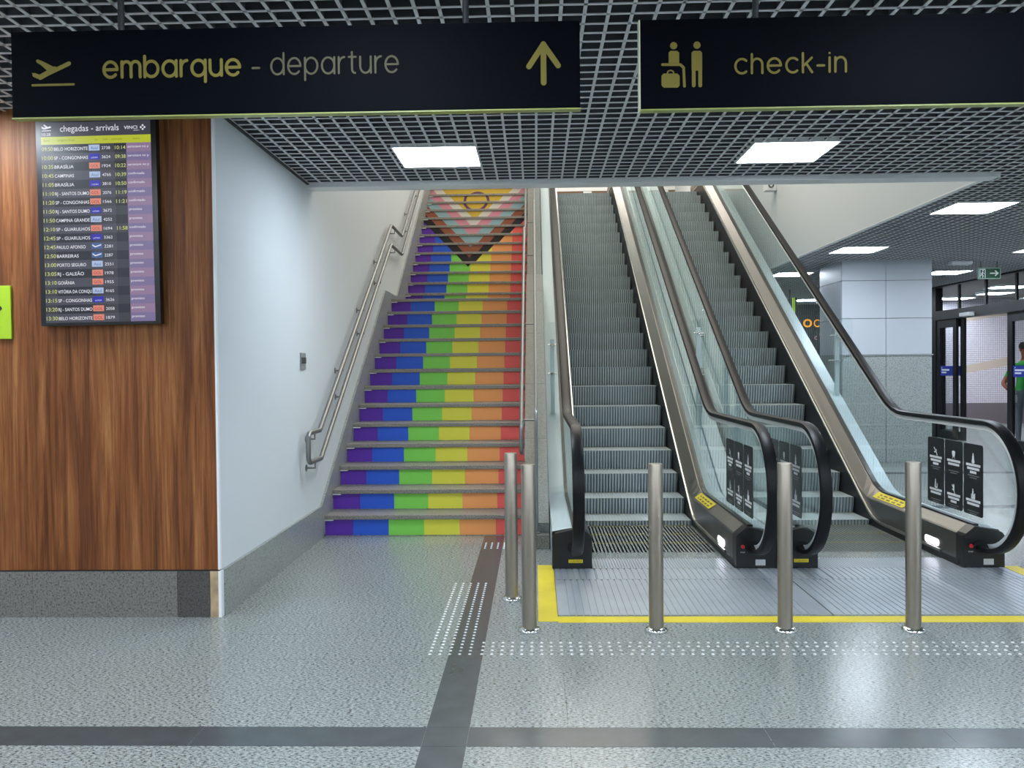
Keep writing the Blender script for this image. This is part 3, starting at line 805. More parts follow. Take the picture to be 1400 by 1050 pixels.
def escalator(xc, label, first):
    e = thing('escalator', label, 'escalator', (xc, 6.1, 0))
    for y, z in NOSES:
        o = bpy.data.objects.new('step', SM); C.objects.link(o); o.parent = e; o.location = (0, y-6.1, z-.0)
    # landing plates and comb
    xa, xb = xc-.795+(.01 if first else 0), xc+.797
    rib_plate('landing_plate', xa, xb, 4.94, 5.77, e, .042, border=.06)
    rib_plate('landing_plate', xa+.285, xb-.28, 5.774, 6.085, e, .042)
    rib_plate('comb_plate', xc-.505, xc+.505, 6.089, 6.39, e, .0205)
    rib_plate('landing_plate', xa, xa+.282, 5.774, 6.085, e, .042)
    rib_plate('landing_plate', xb-.277, xb, 5.774, 6.085, e, .042)
    cm = MB()
    for i in range(50): cm.box(xc-.5+i*.02+.004, 6.39, .001, xc-.5+i*.02+.013, 6.43, .008)
    cm.build('comb_teeth', M_plate, e)
    # pit lining below the steps
    MB().prism([(6.2, -.06), (8.52, -.06), (15.7, line(15.7)-.62), (15.7, line(15.7)-.8), (8.75, -.2), (6.2, -.2)], 0, xc-.52, xc+.52).build('truss_tray', M_skirting, e)
    for s in (-1, 1):
        X = lambda d: xc+s*d
        skirt = MB().loft(Ysw, [lambda y: (X(.509), (-.05 if y < 7.6 else trim_z(y)-.62)), lambda y: (X(.509), trim_z(y)-.008)]).build('skirt_panel', M_skirting, e)
        tr = MB().sweep([(X(.500), -.010), (X(.500), .010), (X(.514), .012), (X(.514), -.010)], [(y, trim_z(y)) for y in samples(6.42, YE, .1)], smooth=False).build('skirt_trim', M_trim, e)
        MB().loft(Ysw, [lambda y: (X(.512), trim_z(y)+.008), lambda y: (X(.515), dlow_z(y)), lambda y: (X(.525), dlow_z(y)+.01), lambda y: (X(.600), dup_z(y)), lambda y: (X(.612), dup_z(y))], smooth=False).build('inner_deck', M_bronze if s > 0 else M_deck, e)
        MB().sweep([(X(.610), -.02), (X(.610), .012), (X(.650), .012), (X(.650), -.02)], [(y, dup_z(y)) for y in Ysw], smooth=False).build('glass_gasket', M_black, e)
        MB().loft(Ysw, [lambda y: (X(.650), dup_z(y)-.005), lambda y: (X(.792), dup_z(y)-.03), lambda y: (X(.797), dup_z(y)-.045), lambda y: (X(.797), max(0, min(line(y)-1.0, 3.9)) if y > 8.6 else 0.)]).build('outer_deck', M_odeck, e)
        glass_panels(X(.63), e)
        rail = MB().sweep([(xc+s*.63+a, b) for a, b in HSEC], HP).build('rubber_handrail', M_rubber, e)
        MB().sweep([(xc+s*.63+a, b) for a, b in GSEC], HP[3:]).build('guide_rail', M_guide, e)
        # newel box: black front cap
        cap = MB()
        a_, b_ = .512, .795
        sec = [(X(a_), .012), (X(b_), .012), (X(b_), .235), (X(b_-.02), .262), (X(.60), .300), (X(.585), .300), (X(a_+.012), .250), (X(a_), .232)]
        cap.prism(sec, 1, 6.085, 6.20)
        cp = cap.build('newel_cap', M_black, e)
        MB().lathe([(.055, 0), (.05, .006), (.0, .006)], (0, 0, 0), 20)
        hole = MB(); n = 20
        hole.add([(X(.63)+.058*math.cos(2*PI*k/n), 6.078, .160+.045*math.sin(2*PI*k/n)) for k in range(n)]+[(X(.63)+.058*math.cos(2*PI*k/n), 6.086, .160+.045*math.sin(2*PI*k/n)) for k in range(n)], [tuple(range(n))]+[(k, (k+1) % n, n+(k+1) % n, n+k) for k in range(n)])
        hole.build('handrail_inlet', mat('brush_black', '#070708', .8), cp)
        if s < 0:
            yl = MB().box(X(.63)-.05, 6.0825, .052, X(.63)+.052, 6.0848, .076)
            put_text(yl, 'CUIDADO', X(.63), .057, .018, lambda u, v: (u, 6.0822, v), 1, .085, align='c')
            yl.build('yellow_label', [M_yel, mat('print_black', '#17181A', .5)], cp)
        else:
            MB().box(X(.648), 6.0825, .030, X(.718), 6.0848, .072).build('silver_label', M_silver, cp)
            m = MB().tube([(X(.558), 6.087, .165), (X(.558), 6.070, .165)], .013, 14); m.build('stop_button', M_red, cp)
            put_text(pm := MB(), 'STOP', X(.558), .118, .014, lambda u, v: (u, 6.0835, v), 0, align='c'); pm.build('button_print', M_whitep, cp)
            # yellow warning print on the sloping deck
            ys_ = samples(7.15, 7.78, .08)
            yd = MB().loft(ys_, [lambda y: (X(.533), dlow_z(y)+.022), lambda y: (X(.597), dup_z(y)+.0015)]); nv = len(ys_)-1
            for i in range(5):
                for j in range(2):
                    y0 = 7.22+i*.11; f0 = .15+.4*j
                    q = lambda y, f: (X(.533+(.597-.533)*f), y, dlow_z(y)+.0225+(dup_z(y)+.0015-dlow_z(y)-.022)*f)
                    yd.add([q(y0, f0), q(y0+.075, f0), q(y0+.075, f0+.2), q(y0, f0+.2)], [(0, 1, 2, 3)], 1)
            yd.build('yellow_label', [M_yel, mat('print_olive', '#6E6412', .5)], e)
            # skirt lamp
            lm = MB(); ll = [(6.47, .090), (6.67, .090)]
            pl = arc(6.49, .105, .026, 90, 270, 8)+arc(6.66, .105, .026, -90, 90, 8)
            lm.prism(pl, 0, X(.508), X(.516)); lm.build('skirt_lamp', M_lamp, e)
            warning_decals(X(.63), e, -1)
        if s < 0 and not first: warning_decals(X(.63), e, -1)
    return e
E1 = escalator(.905, 'left escalator beside the rainbow stairs', True)
E2 = escalator(2.505, 'right escalator nearest the grey pillar and glass doors', False)

# glass climb barriers on the outer decks
def barrier(x0, x1, xp, y, zb, zt, zp0, zp1, e):      # bolted to the outer deck: a part of the escalator
    rr = .05 if x1-x0 > .12 else .03
    poly = [(x0, zb), (x1, zb)]+[(x1-rr+rr*math.cos(math.radians(t)), zt-rr+rr*math.sin(math.radians(t))) for t in range(0, 91, 15)]+[(x0+rr+rr*math.cos(math.radians(t)), zt-rr+rr*math.sin(math.radians(t))) for t in range(90, 181, 15)]
    r = MB().prism(poly, 1, y-.005, y+.005).build('climb_barrier', M_glass, e); r['label'] = 'clear glass climb barrier with pale post'
    MB().box(xp-.022, y+.02, zp0, xp+.022, y+.05, zp1).build('post', mat('post_pale', '#E6EEF0', .4), r)
    for z in (zp1-.06, (zp0+zp1)/2+.05):
        hw = min(.1, (x1-x0)/2)
        MB().tube([(xp-hw, y, z), (xp+hw, y, z)], .006, 6).tube([(xp, y+.03, z), (xp, y-.015, z)], .012, 8).build('clamp', M_chrome, r)
barrier(.135, .228, .18, 9.0, .95, 1.93, .93, 1.75, E1)
barrier(1.588, 1.696, 1.67, 8.75, .80, 1.93, .78, 1.85, E1)
barrier(1.710, 1.822, 1.735, 9.0, .95, 1.95, .93, 1.83, E2)
barrier(3.19, 3.40, 3.25, 9.25, 1.10, 1.96, 1.08, 1.83, E2)

# ================================================================== BOLLARDS
def bollard():
    r = thing('bollard', '', 'bollard', (0, 0, 0), 'steel bollards before the escalators')
    MB().lathe([(.0402, .012), (.0402, .915), (.038, .921), (.0, .922)], (0, 0, 0), 28).build('post', M_steel, r)
    MB().lathe([(.062, 0), (.064, .006), (.062, .014), (.054, .022), (.0405, .026), (.0405, .012)], (0, 0, 0), 28).build('flange', M_chrome, r)
    return r
bp = bollard()
for i, (x, y, l) in enumerate([(.650, 4.667, 'steel bollard in front of the left escalator steps'), (-.045, 4.667, 'front steel bollard beside the yellow tape corner'),
    (1.350, 4.664, 'steel bollard before the seam between both escalators'), (2.040, 4.662, 'rightmost steel bollard before the right escalator'), (-.160, 5.307, 'steel bollard set back, nearest the rainbow stairs')]):
    o = bp if i == 0 else copy_tree(bp)
    o.location = (x, y, 0); o['label'] = l

# ================================================================== HANGING SIGNS
def sign_box(label, x0, x1, z0, z1, y, rods, roll, cat='sign'):
    r = thing('hanging_sign', label, cat, (x0, y, z0))
    MB().box(x0, y, z0, x1, y+.035, z1).build('sign_face', M_navy, r)
    MB().box(x0-.003, y-.001, z0-.005, x1+.003, y+.036, z0).build('lime_edge', M_limee, r)
    for x in rods: MB().tube([(x, y+.0175, z1), (x, y+.0175, 3.25)], .012, 10).build('rod', mat('rod_grey', '#303236', .5), r)
    return r
SY = 3.2
s1 = sign_box('left hanging sign with departing plane and words embarque departure', -1.975, .176, 2.418, 2.740, SY, (-1.56, -.25), 0)
def S1(px, py): return (-1.898+(px-43)*.002779, 2.635-(py-82)*.00275-(px-43)*.0000335)
PF = lambda u, v: (u, SY-.0012, v)
m = MB()
for pts, wd in (([(47, 103), (55, 106), (95, 87.5)], .016), ([(52, 84), (73, 97)], .013), ([(55, 106), (75, 95)], .02), ([(44, 117), (101, 116)], .0085)):
    stroke(m, [S1(*p) for p in pts], wd, PF)
m.flat([S1(49, 83), S1(56, 83), S1(80, 95), S1(68, 100)], PF); m.flat([S1(43, 100), S1(48, 100.5), S1(54, 103), S1(50, 108)], PF)
m.build('plane_icon', M_gold, s1)
m = MB(); x, z = S1(143, 107); round_text(m, 'embarque', x, z, .058, .518, .0115, PF, 0, .36); m.build('bold_lettering', M_gold, s1)
m = MB(); x, z = S1(347, 105); stroke(m, [(x, z+.026), (x+.025, z+.026)], .008, PF); m.build('hyphen', M_pale, s1); m = MB(); x, z = S1(372.5, 104.5)
round_text(m, 'departure', x, z, .060, .478, .0075, PF, 0, .36); m.build('light_lettering', M_pale, s1)
m = MB()
stroke(m, [S1(740.5, 118), S1(740.5, 66)], .021, PF); stroke(m, [S1(721, 96), S1(740.5, 66.5), S1(760, 95)], .021, PF)
m.build('up_arrow', M_gold, s1)
s2 = sign_box('right hanging sign with counter pictogram and word check-in', .400, 2.40, 2.408, 2.737, SY, (.83, 1.95), 0)
MB().box(.394, SY-.001, 2.400, .400, SY+.036, 2.737).build('side_edge', mat('pale_edge', '#C9CBB0', .3), s2)
def S2(px, py): return (.475+(px-903)*.002684, 2.656-(py-57)*.00274-(px-903)*.00005)
m = MB()
def disc(cx, cy, r): 
    m.flat([(lambda q: (q[0]+r*.0027*math.cos(t*PI/8), q[1]+r*.0027*math.sin(t*PI/8)))(S2(cx, cy)) for t in range(16)], PF)
disc(921, 62.5, 5); disc(953, 61.8, 5)
m.flat([S2(914, 86), S2(914, 72), S2(916.5, 69.5), S2(926, 69.5), S2(928.5, 72), S2(928.5, 86)], PF)
stroke(m, [S2(905.5, 88), S2(930, 88), S2(934.5, 92), S2(935.5, 117)], .010, PF)
m.flat([S2(904, 103), S2(907, 100), S2(926, 100), S2(929, 103), S2(929, 116), S2(926, 119), S2(907, 119), S2(904, 116)], PF)
stroke(m, [S2(912, 100), S2(913, 97), S2(916.5, 95.6), S2(920, 97), S2(921, 100)], .005, PF)
m.flat([S2(945.5, 96), S2(945.5, 72), S2(948, 69.5), S2(957.5, 69.5), S2(960, 72), S2(960, 96)], PF)
stroke(m, [S2(948.3, 94), S2(948.3, 116)], .014, PF); stroke(m, [S2(957.2, 94), S2(957.2, 116)], .014, PF)
m.build('counter_icon', M_gold, s2)
m = MB(); x, z = S2(1005.5, 100); round_text(m, 'check-in', x, z, .053, .405, .0085, PF, 0, .42); m.build('lettering', M_gold, s2)

# ================================================================== ARRIVALS BOARD on the wood wall
SCW, SCH = .705, 1.25
BCX, BCZ, BY = -2.530, 2.350, YW-.030
board = thing('arrivals_board', 'tall black flight arrivals screen on the wood wall', 'screen', (BCX, BY, BCZ))
def screen_mat(name, col, s=1.0):
    return mat('scr_'+name, '#050506', .35, emit=col, estr=s)
cr, sr_ = math.cos(.010), math.sin(.010)
def BP(d):
    def f(u, v):    # u right 0..SCW, v down 0..SCH
        a, b = u-SCW/2, SCH/2-v
        return (BCX+a*cr-b*sr_, BY-.045-d, BCZ+a*sr_+b*cr)
    return f
def quad(mb, u0, v0, u1, v1, d, mi=0):
    P = BP(d); mb.add([P(u0, v1), P(u1, v1), P(u1, v0), P(u0, v0)], [(0, 1, 2, 3)], mi)
m = MB(); P0, P1_ = BP(0), BP(-.045)
vs = [P0(0, 0), P0(SCW, 0), P0(SCW, SCH), P0(0, SCH), P1_(0, 0), P1_(SCW, 0), P1_(SCW, SCH), P1_(0, SCH)]
m.add(vs, [(0, 1, 2, 3), (4, 5, 6, 7), (0, 1, 5, 4), (1, 2, 6, 5), (2, 3, 7, 6), (3, 0, 4, 7)]); m.build('casing', M_black, board)
SE = .75
K_dark = screen_mat('dark', '#20222C', SE); K_grey = screen_mat('grey', '#4A4A57', SE); K_mid = screen_mat('mid', '#3A3A42', SE)
K_head = screen_mat('head', '#44434E', SE); K_lime = screen_mat('lime', '#C0C92E', SE*1.1); K_limed = screen_mat('limed', '#7F8A1C', SE)
K_pur1 = screen_mat('mauve', '#93799A', SE*1.1); K_pur2 = screen_mat('violet', '#7C6F9A', SE*1.1); K_w = screen_mat('white', '#E9EAF2', .9); K_y = screen_mat('yellow', '#D4DC86', .8)
K_az = screen_mat('paleblue', '#B9CDF0', .75); K_azt = screen_mat('steelblue', '#4A70B4', .6); K_la = screen_mat('blue', '#2A22C0', .7); K_go = screen_mat('salmon', '#F09078', .75); K_gd = screen_mat('orange', '#B8371C', .6)
KM = [K_dark, K_grey, K_mid, K_pur1, K_pur2, K_w, K_y, K_az, K_azt, K_la, K_go, K_gd]
ml, mt = .030, .074; iw = SCW-2*ml
hd = MB(); quad(hd, ml, mt, SCW-ml, mt+.082, .001, 0)
PT = BP(.002)
def ttxt(mb, txt, u, v, size, mi, width=None, align='l', off=0.):
    P = BP(.002); put_text(mb, txt, u, -v, size, lambda a, b: P(a, -b), mi, width, off, align)
ttxt(hd, 'chegadas - arrivals', ml+.115, mt+.054, .052, 1, .345)
ttxt(hd, '10:28', ml+.008, mt+.076, .024, 1, .05)
ttxt(hd, 'VINCI', ml+.49, mt+.048, .026, 1, .078, 'l', .01); ttxt(hd, 'AIRPORTS', ml+.545, mt+.060, .009, 1, .035)
for (a, b) in ((0, 1), (1, 0), (0, -1), (-1, 0)):
    cu, cv = ml+.600+a*.011, mt+.040-b*.011
    P = BP(.002); hd.add([P(cu, cv-.007), P(cu+.007, cv), P(cu, cv+.007), P(cu-.007, cv)], [(0, 1, 2, 3)], 1)
for pts, wd in (([(.012, .030), (.022, .034), (.058, .026)], .009), ([(.022, .014), (.040, .028)], .008), ([(.010, .047), (.060, .046)], .004), ([(.008, .024), (.018, .032)], .005)):
    P = BP(.002); stroke(hd, [(ml+a, mt+b) for a, b in pts], wd, P, 1)
hd.build('header_bar', [K_head, K_w], board)
lb = MB(); quad(lb, ml, mt+.082, SCW-ml, mt+.127, .001, 0)
for t_, u in (('hora', .02), ('origem / from', .10), ('cia', .315), ('voo', .365), ('estimado', .415), ('status', .54)): ttxt(lb, t_, ml+u, mt+.109, .018, 1)
lb.build('column_bar', [K_lime, K_limed], board)
ROWS = [('09:50', 'BELO HORIZONTE', 'A', '2738', '10:14', 'aeronave no p'), ('10:00', 'SP - CONGONHAS', 'L', '3624', '09:38', 'aeronave no p'), ('10:35', 'BRASÍLIA', 'G', '1924', '10:22', 'aeronave no p'),
 ('10:45', 'CAMPINAS', 'A', '4765', '10:39', 'confirmado'), ('11:05', 'BRASÍLIA', 'L', '3810', '10:50', 'confirmado'), ('11:10', 'RJ - SANTOS DUMO', 'G', '2076', '11:19', 'confirmado'), ('11:20', 'SP - CONGONHAS', 'G', '1566', '11:21', 'confirmado'),
 ('11:50', 'RJ - SANTOS DUMO', 'L', '3672', '', 'previsto'), ('11:50', 'CAMPINA GRANDE', 'A', '4252', '', 'previsto'), ('12:10', 'SP - GUARULHOS', 'G', '1694', '11:58', 'confirmado'), ('12:45', 'SP - GUARULHOS', 'L', '3362', '', 'previsto'),
 ('12:45', 'PAULO AFONSO', 'V', '2281', '', 'previsto'), ('12:50', 'BARREIRAS', 'V', '2287', '', 'previsto'), ('13:00', 'PORTO SEGURO', 'A', '2551', '', 'previsto'), ('13:05', 'RJ - GALEÃO', 'G', '1978', '', 'previsto'), ('13:10', 'GOIÂNIA', 'G', '1955', '', 'previsto'),
 ('13:10', 'VITÓRIA DA CONQU', 'A', '4165', '', 'previsto'), ('13:15', 'SP - CONGONHAS', 'L', '3626', '', 'previsto'), ('13:20', 'RJ - SANTOS DUMO', 'G', '2058', '', 'previsto'), ('13:30', 'BELO HORIZONTE', 'G', '1879', '', 'previsto')]
v0 = mt+.127; rh = (SCH-.016-v0)/20
for i, (h_, city, air, num, est, stt) in enumerate(ROWS):
    a, b = v0+i*rh, v0+(i+1)*rh; odd = i % 2
    r = MB()
    quad(r, ml, a, ml+.072, b, .001, 1 if odd else 2); quad(r, ml+.072, a, ml+.30, b, .001, 1 if odd else 0); quad(r, ml+.30, a, ml+.43, b, .001, 1 if odd else 2)
    quad(r, ml+.43, a, ml+.50, b, .001, 2 if odd else 0); quad(r, ml+.50, a, SCW-ml, b, .001, 4 if odd else 3)
    t0 = a+rh*.70
    ttxt(r, h_, ml+.004, t0, .031, 6, .066, 'l', .008)
    ttxt(r, city, ml+.076, t0, .027, 5, min(.20, .0142*len(city)), 'l', .006)
    q = {'A': 7, 'L': 9, 'G': 10, 'V': 8}[air]
    P = BP(.0015); r.add([P(ml+.280, b-rh*.22), P(ml+.344, b-rh*.22), P(ml+.344, a+rh*.12), P(ml+.280, a+rh*.12)], [(0, 1, 2, 3)], q)
    if air == 'V': stroke(r, [(ml+.288, a+rh*.35), (ml+.302, a+rh*.55), (ml+.336, a+rh*.35)], .006, BP(.002), 5)
    else: ttxt(r, {'A': 'Azul', 'L': 'LATAM', 'G': 'GOL'}[air], ml+.312, t0-.003, .024 if air != 'L' else .012, {'A': 8, 'L': 5, 'G': 11}[air], None, 'c')
    ttxt(r, num, ml+.356, t0-.002, .024, 5, .050)
    if est: ttxt(r, est, ml+.434, t0, .030, 6, .062, 'l', .006)
    ttxt(r, stt, ml+.508, t0-.008, .020, 5, .0095*len(stt))
    r.build('flight_row', KM, board)
# lime plaque at the left frame edge
pq = thing('wall_plaque', 'lime green plaque on the wood wall left of the arrivals screen', 'sign', (-3.24, BY, 1.8))
BY = YW-.0135
MB().bbox(-3.40, BY-.016, 1.650, -3.084, BY, 1.964, .003).build('plate', mat('plaque_lime', '#A8CC22', .4), pq)
m = MB(); P = lambda u, v: (u, BY-.0172, v)
stroke(m, [(-3.32, 1.83), (-3.15, 1.83)], .02, P); stroke(m, [(-3.19, 1.87), (-3.145, 1.83), (-3.19, 1.79)], .02, P); stroke(m, [(-3.32, 1.73), (-3.18, 1.73)], .012, P)
m.build('arrow_print', mat('print_black', '#17181A', .5), pq)
# switch box on the white wall
sw = thing('wall_switch', 'small grey vertical switch box on the white wall', 'switch', (XW, 6.79, 1.52))
MB().bbox(XW, 6.72, 1.455, XW+.012, 6.86, 1.588, .003).build('plate', mat('switch_grey', '#8E9294', .45), sw)
MB().bbox(XW+.012, 6.728, 1.503, XW+.017, 6.852, 1.552, .001).build('rocker', mat('switch_dark', '#3C4043', .4), sw)
# round sensor on the white wall above the right escalator
sn = thing('wall_sensor', 'small round white sensor box on the white wall above right escalator', 'sensor', (EDGE_X, 13.2, 4.2))
MB().bbox(EDGE_X-.17, 13.14, 4.12, EDGE_X, 13.28, 4.28, .01).build('base', M_trimw, sn)
m = MB(); n = 20; vs = []
for k in range(n):
    for r_, y_ in ((.042, 13.14), (.042, 13.128), (.024, 13.128), (.024, 13.136)): vs.append((EDGE_X-.085+r_*math.cos(2*PI*k/n), y_, 4.20+r_*math.sin(2*PI*k/n)))
m.add(vs, [(4*k+q, 4*((k+1) % n)+q, 4*((k+1) % n)+q+1, 4*k+q+1) for k in range(n) for q in range(3)], 0, True)
m.build('ring', mat('sensor_grey', '#5A5F62', .5), sn)

# ================================================================== PILLAR
pil = thing('pillar', 'square pillar clad in pale panels above granite, right of the escalators', 'pillar', (5.2, 12.8, 0))
px0, px1, py0, py1 = 4.545, 5.865, 12.77, 13.75
MB().box(px0+.02, py0+.02, 0, px1-.02, py1-.02, 3.25).build('core', mat('core_grey', '#5A5E63', .8), pil)
zz = [1.60, 2.135, 2.695, 3.0]; xm = 5.19
for a, b in zip(zz, zz[1:]):
    for c_, d_ in ((px0, xm), (xm, px1)):
        MB().box(c_+.004, py0, a+.004, d_-.004, py0+.03, b-.004).build('clad_panel', M_panelw, pil)
    for X0, X1 in ((px0, px0+.03), (px1-.03, px1)):
        MB().box(X0, py0+.031, a+.004, X1, py1, b-.004).build('clad_panel', M_panelw, pil)
for a, b in ((0, .54), (.54, 1.585)):
    for c_, d_ in ((px0, xm), (xm, px1)):
        MB().box(c_+.004, py0, a+.003, d_-.004, py0+.03, b-.003).build('granite_slab', M_pgran, pil)
    for X0, X1 in ((px0, px0+.03), (px1-.03, px1)):
        MB().box(X0, py0+.031, a+.003, X1, py1, b-.003).build('granite_slab', M_pgran, pil)
MB().box(px0-.012, py0-.014, 1.583, px1+.012, py1+.01, 1.602).build('ledge', mat('ledge_grey', '#9DA2A3', .4), pil)

# ================================================================== DOORS AND TRANSOM (plane x = 8)
DX = 8.0
t = MB().box(DX-.06, 12.5, 2.315, DX+.14, 17.5, 2.492).build('trim_4', M_dark); struct(t)      # operator beam
t = MB().box(DX-.04, 12.5, 2.955, DX+.10, 17.5, 3.3).build('trim_5', M_dark); struct(t)
t = MB().box(DX-.04, 17.18, 0, DX+.1, 17.5, 2.955).build('trim_6', M_dark); struct(t)
mull = [17.2, 16.36, 15.40, 14.44, 13.48, 12.5]
for i, (b, a) in enumerate(zip(mull, mull[1:])):
    w = MB().box(DX+.005, a-.028, 2.492, DX+.04, a+.028, 2.955).build('window_%d' % (i+1), M_dark); struct(w)
    MB().box(DX+.02, a+.028, 2.492, DX+.028, b-.028, 2.955).build('pane', M_wglass, w)
M_bst = mat('blue_sticker', '#23349A', .4)
def door(n, ya, yb, x, st):
    d = sempty('door_%d' % n, (x, ya, 0))
    MB().box(x, ya, 0, x+.05, ya+st, 2.31).build('stile', M_dark, d); MB().box(x, yb-st, 0, x+.05, yb, 2.31).build('stile', M_dark, d)
    MB().box(x, ya+st, 2.16, x+.05, yb-st, 2.31).build('top_rail', M_dark, d); MB().box(x, ya+st, 0, x+.05, yb-st, .16).build('bottom_rail', M_dark, d)
    MB().box(x+.021, ya+st, .16, x+.029, yb-st, 2.16).build('pane', M_wglass, d)
    m = MB().box(x+.016, ya+st, 1.222, x+.0205, yb-st, 1.413)
    P = lambda u, v: (x+.0155, yb-st-u, v)
    for r_, w_ in ((.10, .42), (.05, .26)): m.flat([(.05, r_+1.222), (.05+w_*.75, r_+1.222), (.05+w_*.75, r_+1.25), (.05, r_+1.25)], P, 1)
    stroke(m, [(.05, 1.37), (.07, 1.385)], .016, P, 1)
    m.build('blue_notice', [M_bst, M_whitep], d)
door(1, 16.40, 17.19, DX-.02, .13); door(2, 16.25, 17.19, DX+.05, .13)
door(3, 13.46, 14.72, DX+.02, .15)
door(4, 12.55, 13.5, DX-.04, .12)
se = tag(MB().bbox(DX-.17, 15.63, 2.32, DX-.06, 15.99, 2.39, .012).build('door_sensor', M_trimw), 'white motion sensor on the dark beam above the open door', 'sensor')
# exit sign and emergency lamp
ex = thing('exit_sign', 'green exit sign with running figure and arrow hanging by the doors', 'sign', (6.82, 13, 2.72))
MB().box(6.652, 13, 2.722, 6.985, 13.03, 2.886).build('casing', mat('exit_rim', '#A9C8B4', .5), ex)
m = MB(); PE = lambda u, v: (u, 12.9985, v)
m.flat([(6.664, 2.733), (6.974, 2.733), (6.974, 2.875), (6.664, 2.875)], PE, 0)
PE2 = lambda u, v: (u, 12.997, v)
stroke(m, [(6.83, 2.804), (6.945, 2.804)], .018, PE2, 1); stroke(m, [(6.905, 2.838), (6.945, 2.804), (6.905, 2.770)], .018, PE2, 1)
for a, b, c_, d_ in ((6.672, 2.738, 6.684, 2.87), (6.684, 2.858, 6.76, 2.87), (6.748, 2.738, 6.76, 2.858)): m.flat([(a, b), (c_, b), (c_, d_), (a, d_)], PE2, 1)
m.flat([(6.722+.012*math.cos(t*PI/5), 2.845+.012*math.sin(t*PI/5)) for t in range(10)], PE2, 1)
stroke(m, [(6.718, 2.825), (6.708, 2.79), (6.725, 2.768), (6.715, 2.745)], .013, PE2, 1); stroke(m, [(6.708, 2.79), (6.692, 2.772), (6.680, 2.765)], .011, PE2, 1); stroke(m, [(6.696, 2.80), (6.716, 2.818), (6.738, 2.80)], .009, PE2, 1)
m.build('pictogram', [mat('exit_green', '#0E4A30', .4), mat('exit_white', '#E8F3EA', .5)], ex)
for x in (6.70, 6.94): MB().tube([(x, 13.015, 2.886), (x, 13.015, CEIL)], .005, 6).build('hanger', M_dark, ex)
em = thing('emergency_lamp', 'slim white emergency lamp under the ceiling left of exit sign', 'lamp', (6.34, 12.9, 2.97))
MB().bbox(6.19, 12.85, 2.925, 6.50, 12.98, CEIL-.001, .012).build('casing', M_trimw, em)
MB().box(6.22, 12.86, 2.918, 6.47, 12.95, 2.926).build('lens', mat('lens_grey', '#C5C8CC', .3), em)

# ================================================================== FAR SHOP
sh = MB().box(3.86, 21.6, 0, 7.98, 21.8, 2.975).build('shop_front', mat('shop_dark', '#232228', .5))
tag(sh, 'dark shop front with orange letters seen through glass left of pillar', 'shop front')
m = MB(); PS = lambda u, v: (u, 21.585, v)
put_text(m, 'O', 6.72, 2.41, .28, PS, 0, None, .03); put_text(m, 'Co', 6.985, 2.41, .27, PS, 0, .27, .008)
m.build('orange_lettering', mat('orange_print', '#F0A018', .5, emit='#F0A018', estr=.7), sh)
m = MB(); put_text(m, 'c', 7.0, 2.09, .2, PS, 0); put_text(m, "'", 7.12, 2.10, .2, PS, 0); m.build('pink_lettering', mat('pink_print', '#C98E96', .5, emit='#C98E96', estr=.3), sh)
fs = thing('hanging_sign', 'far dark hanging sign with lime edge, seen end on behind right escalator', 'sign', (5.1, 17, 2.6))
MB().box(5.13, 17.0, 2.45, 5.17, 19.2, 2.79).build('sign_face', M_navy, fs)
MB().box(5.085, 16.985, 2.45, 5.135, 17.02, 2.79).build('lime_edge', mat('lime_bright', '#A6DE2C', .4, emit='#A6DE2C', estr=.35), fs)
for y in (17.4, 18.8): MB().tube([(5.15, y, 2.79), (5.15, y, 3.25)], .012, 8).build('rod', M_dark, fs)
# white steel frame outside the doors
wf = thing('white_frame', 'white steel frame standing in the outer hall behind the right door', 'frame', (9.7, 17, 0))
m = MB().tube(fil([(9.64, 17, 0), (9.64, 17, 2.25), (10.5, 17, 2.35)], .1), .035, 8).build('front_post', M_trimw, wf)
m = MB().tube([(10.5, 17, 0), (10.5, 17, 2.35)], .035, 8).build('rear_post', M_trimw, wf)
m = MB().tube([(9.64, 17, 1.9), (10.5, 17, 1.95)], .025, 8).build('crossbar', M_trimw, wf)

# ================================================================== PERSON behind the right door
def skin_body(name, nodes, edges, mats, parent, root=0, sub=2):
    me = bpy.data.meshes.new(name); me.from_pydata([n[0] for n in nodes], edges, [])
    o = bpy.data.objects.new(name, me); C.objects.link(o)
    md = o.modifiers.new('s', 'SKIN'); md.use_smooth_shade = True; md.branch_smoothing = .3
    lay = me.skin_vertices[0].data
    for i, n in enumerate(nodes): r = n[1] if isinstance(n[1], tuple) else (n[1], n[1]); lay[i].radius = r; lay[i].use_root = (i == root)
    sd = o.modifiers.new('d', 'SUBSURF'); sd.levels = sub
    dg = bpy.context.evaluated_depsgraph_get(); me2 = bpy.data.meshes.new_from_object(o.evaluated_get(dg))
    bpy.data.objects.remove(o); me2.name = name
    for m_ in mats: me2.materials.append(m_)
    o = bpy.data.objects.new(name, me2); C.objects.link(o); o.parent = parent
    return o
QX, QY = 8.47, 15.0
pe = thing('person', 'person in green shirt and grey trousers standing behind the right glass door', 'person', (QX, QY, 0))
M_skin = mat('skin', '#8A4B33', .5); M_shirt = mat('green_shirt', '#2E9A3C', .8); M_trous = mat('grey_trousers', '#6B7478', .8); M_hair = mat('hair', '#1A1412', .7)
